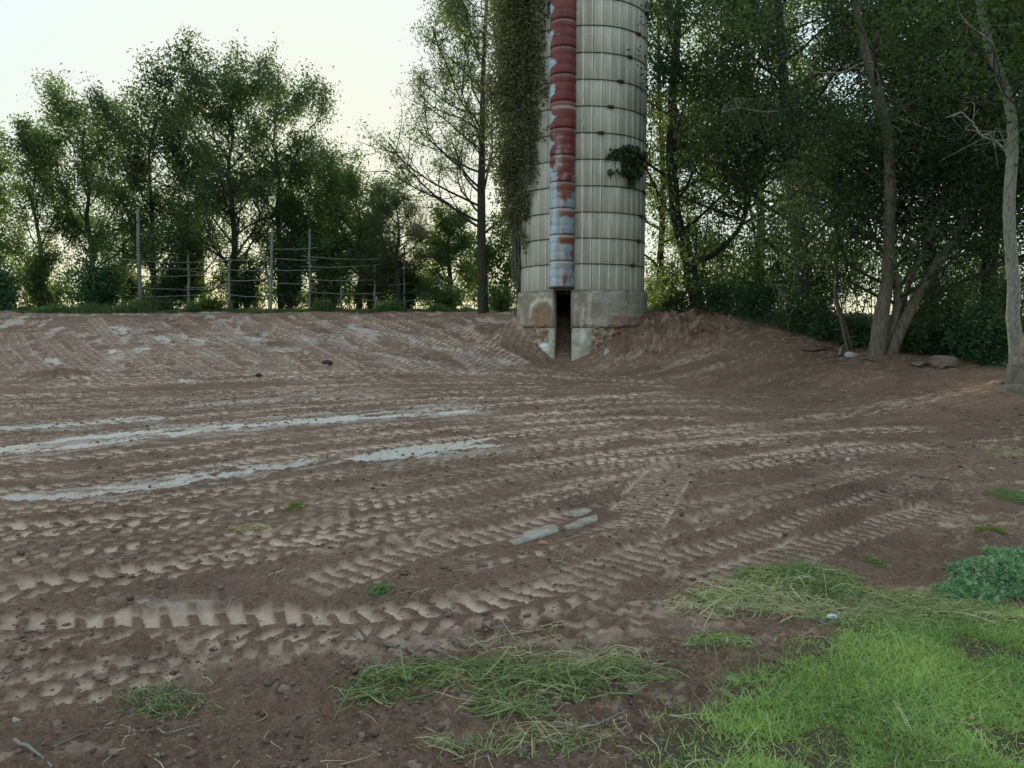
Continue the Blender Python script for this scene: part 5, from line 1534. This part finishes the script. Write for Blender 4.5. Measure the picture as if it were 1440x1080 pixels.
def stems_mesh(name, P0, az, L, W, rng, lift, arch, tint=None, nseg=4):
    """flat bent stalks lying over one another"""
    n = len(P0); t = np.linspace(0, 1, nseg + 1)
    d = np.stack([np.cos(az), np.sin(az)], -1); s_ = np.stack([-d[:, 1], d[:, 0]], -1)
    bend = rng.normal(0, 0.22, n) * L
    X = P0[:, None, :2] + d[:, None] * (L[:, None] * t)[..., None] + s_[:, None] * (bend[:, None] * np.sin(np.pi * t)[None] )[..., None]
    gz = surf(X[..., 0].ravel(), X[..., 1].ravel()).reshape(n, -1)
    Z = gz + P0[:, 2][:, None] * (1 - 0.5 * t) + (arch[:, None] * np.sin(np.pi * t) + lift[:, None] * t) * L[:, None] + 0.004
    Z = np.maximum(Z, gz + 0.003)
    roll = rng.uniform(-1.2, 1.2, n)
    wx = s_ * (np.cos(roll) * W / 2)[:, None]; wz = np.sin(roll) * W / 2
    tp = (1 - 0.55 * t)[None, :, None]
    Wv = np.concatenate([wx, wz[:, None]], 1)[:, None, :] * tp
    Cn = np.concatenate([X, Z[..., None]], -1)
    V = np.stack([Cn - Wv, Cn + Wv], 2).reshape(-1, 3)
    m_ = 2 * (nseg + 1)
    i = (np.arange(n)[:, None] * m_ + np.arange(nseg)[None] * 2)[..., None]
    F = (i + np.array([0, 1, 3, 2])).reshape(-1, 4)
    me = mkmesh(name, V, F)
    tt = rng.uniform(0, 1, n) if tint is None else tint
    attr_float(me, 'tint', np.repeat(tt, nseg))
    return me

def heap(name, label, cat, blobs, parts, seed):
    """blobs: (px, py, rx_px, ry_px, height) ellipses on the ground; parts: (part name, material, count, len, width, kind, azimuth or None)"""
    rg = np.random.default_rng(seed)
    B = []
    for px, py, rx, ry, h in blobs:
        c_ = hit(px, py); ex = abs(hit(px + rx, py)[0] - c_[0]); ey = abs(hit(px, py - ry)[1] - hit(px, py + ry)[1]) / 2
        B.append((c_[0], c_[1], ex, ey, h))
    base = np.array([B[0][0], B[0][1], sz(B[0][0], B[0][1])])
    root = thing(name, label, cat, tuple(base))
    for pn, mat, n, L, W, kind, azm in parts:
        ar = np.array([b2[2] * b2[3] for b2 in B]); wh = rg.choice(len(B), n, p=ar / ar.sum())
        q = np.sqrt(rg.uniform(0, 1, n)) ** 1.25; a = rg.uniform(0, 6.283, n)
        BB = np.array(B)[wh]
        x = BB[:, 0] + BB[:, 2] * q * np.cos(a); y = BB[:, 1] + BB[:, 3] * q * np.sin(a)
        hh = BB[:, 4] * (1 - q * q) * rg.uniform(0.05, 1.0, n)
        if kind == 'stem':
            az = rg.uniform(0, 6.283, n) if azm is None else rg.normal(azm, 0.75, n) + math.pi * rg.integers(0, 2, n)
            l = L * rg.lognormal(0, 0.4, n)
            x0 = x - np.cos(az) * l / 2; y0 = y - np.sin(az) * l / 2
            me = stems_mesh(pn, np.stack([x0, y0, hh], -1), az, l, W * rg.uniform(0.6, 1.4, n), rg, rg.normal(0.03, 0.14, n), np.abs(rg.normal(0, 0.10, n)))
            me.transform(__import__('mathutils').Matrix.Translation(-Vector(base)))
            link(pn, me, LF[mat], root, kind='stuff')
        else:
            C = np.stack([x, y, surf(x, y) + hh + 0.008], -1) - base
            link(pn, leaf_mesh(pn, C, L, rg, W, -0.15, None, 0.25), LF[mat], root, kind='stuff')
    return root
heap('straw_heap', 'heap of cut weeds with pale straw stubble and green tops above the lawn', 'weed heap',
     [(1075, 842, 105, 26, 0.035), (1010, 852, 75, 22, 0.03), (1120, 820, 90, 18, 0.05), (1140, 862, 80, 14, 0.02)],
     [('straw', 'straw', 650, 0.13, 0.0045, 'stem', None), ('green_stalks', 'stalk', 600, 0.15, 0.004, 'stem', 0.15)], 1)
heap('green_weed_heap', 'fresh green tops of cut weeds on the upper side of the straw heap', 'weed heap',
     [(1120, 815, 88, 20, 0.05), (1150, 832, 60, 14, 0.04)],
     [('leaves', 'weed', 2600, 0.030, 0.4, 'leaf', None), ('stalks', 'stalk', 500, 0.12, 0.0035, 'stem', 0.1)], 2)
heap('bluish_weed_heap', 'bluish-green leafy weed heap at the right edge above the lawn', 'weed heap',
     [(1410, 822, 62, 28, 0.15), (1360, 838, 40, 18, 0.08), (1440, 800, 40, 22, 0.10)],
     [('leaves', 'bluish', 3600, 0.036, 0.5, 'leaf', None), ('stalks', 'bluish', 420, 0.12, 0.004, 'stem', None)], 3)
heap('flattened_weeds', 'flattened mixed olive weeds between the straw heap and the bluish heap', 'weeds',
     [(1260, 850, 120, 24, 0.03), (1230, 875, 110, 16, 0.02), (1340, 865, 80, 16, 0.03)],
     [('stalks', 'stalk', 1500, 0.10, 0.0035, 'stem', 0.2), ('straw', 'straw', 260, 0.10, 0.003, 'stem', None), ('leaves', 'weed', 1500, 0.022, 0.4, 'leaf', None)], 4)
heap('yellow_weeds', 'small patch of yellowed stalks under the bluish heap at the right edge', 'weeds',
     [(1390, 880, 50, 12, 0.03)], [('stalks', 'straw', 160, 0.10, 0.004, 'stem', 0.2), ('leaves', 'yellow', 260, 0.02, 0.4, 'leaf', None)], 5)
heap('broad_weed_heap', 'broad heap of long uprooted green weeds at the bottom centre of the yard', 'weed heap',
     [(760, 965, 140, 24, 0.03), (850, 950, 100, 18, 0.02), (720, 1000, 60, 18, 0.04), (690, 945, 110, 14, 0.02)],
     [('stalks', 'stalk', 230, 0.19, 0.0045, 'stem', 0.25), ('blades', 'weed', 260, 0.15, 0.006, 'stem', 0.2), ('dead_stalks', 'straw', 110, 0.15, 0.0035, 'stem', 0.3), ('leaves', 'weed', 900, 0.030, 0.42, 'leaf', None)], 6)
heap('long_leaved_weed', 'long-leaved green weed tuft at the left end of the broad weed heap', 'weeds',
     [(560, 965, 62, 24, 0.06), (510, 985, 40, 12, 0.02)],
     [('stalks', 'weed', 120, 0.13, 0.007, 'stem', 0.3), ('straw', 'straw', 40, 0.12, 0.004, 'stem', None), ('leaves', 'weed', 200, 0.035, 0.35, 'leaf', None)], 7)
heap('crushed_weeds', 'small crushed grey-green weeds pressed into the soil at the lower left', 'weeds',
     [(225, 985, 55, 20, 0.02), (250, 1000, 60, 14, 0.01)],
     [('stalks', 'stalk', 130, 0.10, 0.003, 'stem', None), ('leaves', 'under', 260, 0.02, 0.35, 'leaf', None)], 8)
heap('dry_weeds', 'dry pale weed stems lying above the broad weed heap', 'weeds',
     [(740, 905, 110, 26, 0.03), (820, 925, 90, 20, 0.02), (880, 930, 70, 16, 0.02)],
     [('stalks', 'straw', 120, 0.13, 0.0035, 'stem', 0.4), ('green_stalks', 'stalk', 70, 0.14, 0.0035, 'stem', 0.3)], 9)
heap('sparse_weeds', 'sparse weeds with yellow-green leaves along the bottom edge left of the lawn', 'weeds',
     [(690, 1050, 110, 20, 0.02), (800, 1040, 80, 20, 0.02)],
     [('stalks', 'stalk', 90, 0.12, 0.0035, 'stem', 0.2), ('leaves', 'weed', 300, 0.020, 0.4, 'leaf', None), ('straw', 'straw', 90, 0.10, 0.003, 'stem', None)], 10)
for k, (px, py, rx, ry, lb, mt, n) in enumerate([
    (415, 714, 12, 6, 'small bright green weed on the left of the yard among the tread marks', 'yellow', 90),
    (532, 829, 9, 7, 'tiny dark green weed tuft in the soil left of the long tracks', 'weed', 110),
    (350, 745, 30, 8, 'thin dry weed wisps above the left tracks', 'straw', 60),
    (1425, 700, 30, 10, 'green weed patch at the right edge of the yard', 'weed', 420),
    (1395, 757, 18, 5, 'small flat green weed near the right edge, above the bluish heap', 'yellow', 160),
    (1010, 905, 50, 10, 'thin olive grass tuft lying below the straw heap', 'stalk', 220),
    (1230, 792, 8, 8, 'small grey-green weed upright beside the straw heap', 'weed', 60),
    (1425, 640, 34, 14, 'dry straw litter at the right edge of the yard', 'straw', 160)]):
    heap('weed', lb, 'weed', [(px, py, rx, ry, 0.03)], [('stalks', mt, n, 0.07 + 0.00004 * (1080 - py) , 0.004, 'stem', None), ('leaves', mt if mt != 'straw' else 'stalk', n, 0.026, 0.4, 'leaf', None)], 20 + k)
# loose straws scattered over the nearer soil
n = 1900
Y = 2.2 * (10 / 2.2) ** rng.uniform(0, 1, n) ** 1.2; X = rng.uniform(-0.72, 0.72, n) * Y
k_ = rng.uniform(0, 1, n) < ss(0.42, 0.6, fbm(X * 0.9 + 40, Y * 0.9, 7, 3)) * np.where(X > -0.1 * Y, 1.0, 0.35)
X, Y = X[k_], Y[k_]; n = len(X)
o = link('loose_straw', stems_mesh('loose_straw', np.stack([X, Y, np.zeros(n)], -1), rng.uniform(0, 6.28, n), 0.09 * rng.lognormal(0, 0.45, n), 0.0028 + 0.0003 * Y, rng, rng.normal(0.03, 0.12, n), np.abs(rng.normal(0, 0.08, n))), LF['straw'], kind='stuff')
tag(o, 'loose pale straws scattered over the nearer soil', 'straw')
for px, py, lb, mt, s in [(1365, 1022, 'pinkish fallen leaf lying on the lawn near the bottom right', 'fallen', 0.026), (1024, 963, 'pale green upright leaf at the upper left edge of the lawn', 'bluish', 0.034), (662, 1007, 'yellow leaf at the left of the broad weed heap', 'yellow', 0.03)]:
    p = hitp(px, py)
    me = mkmesh('leaf', [(-s * .5, 0, 0.0), (0, -s * .35, 0.006), (s * .6, 0, 0.012), (0.1 * s, s * .4, 0.016), (0, 0, 0.002)], [(0, 1, 4, 4)][:0] + [(0, 1, 2, 4), (0, 4, 2, 3)])
    attr_float(me, 'tint', [0.8, 0.6])
    o = link('leaf', me, LF[mt], loc=(p[0], p[1], p[2] + 0.018)); o.rotation_euler = (0.5, 0.2, 0.4)
    tag(o, lb, 'leaf')
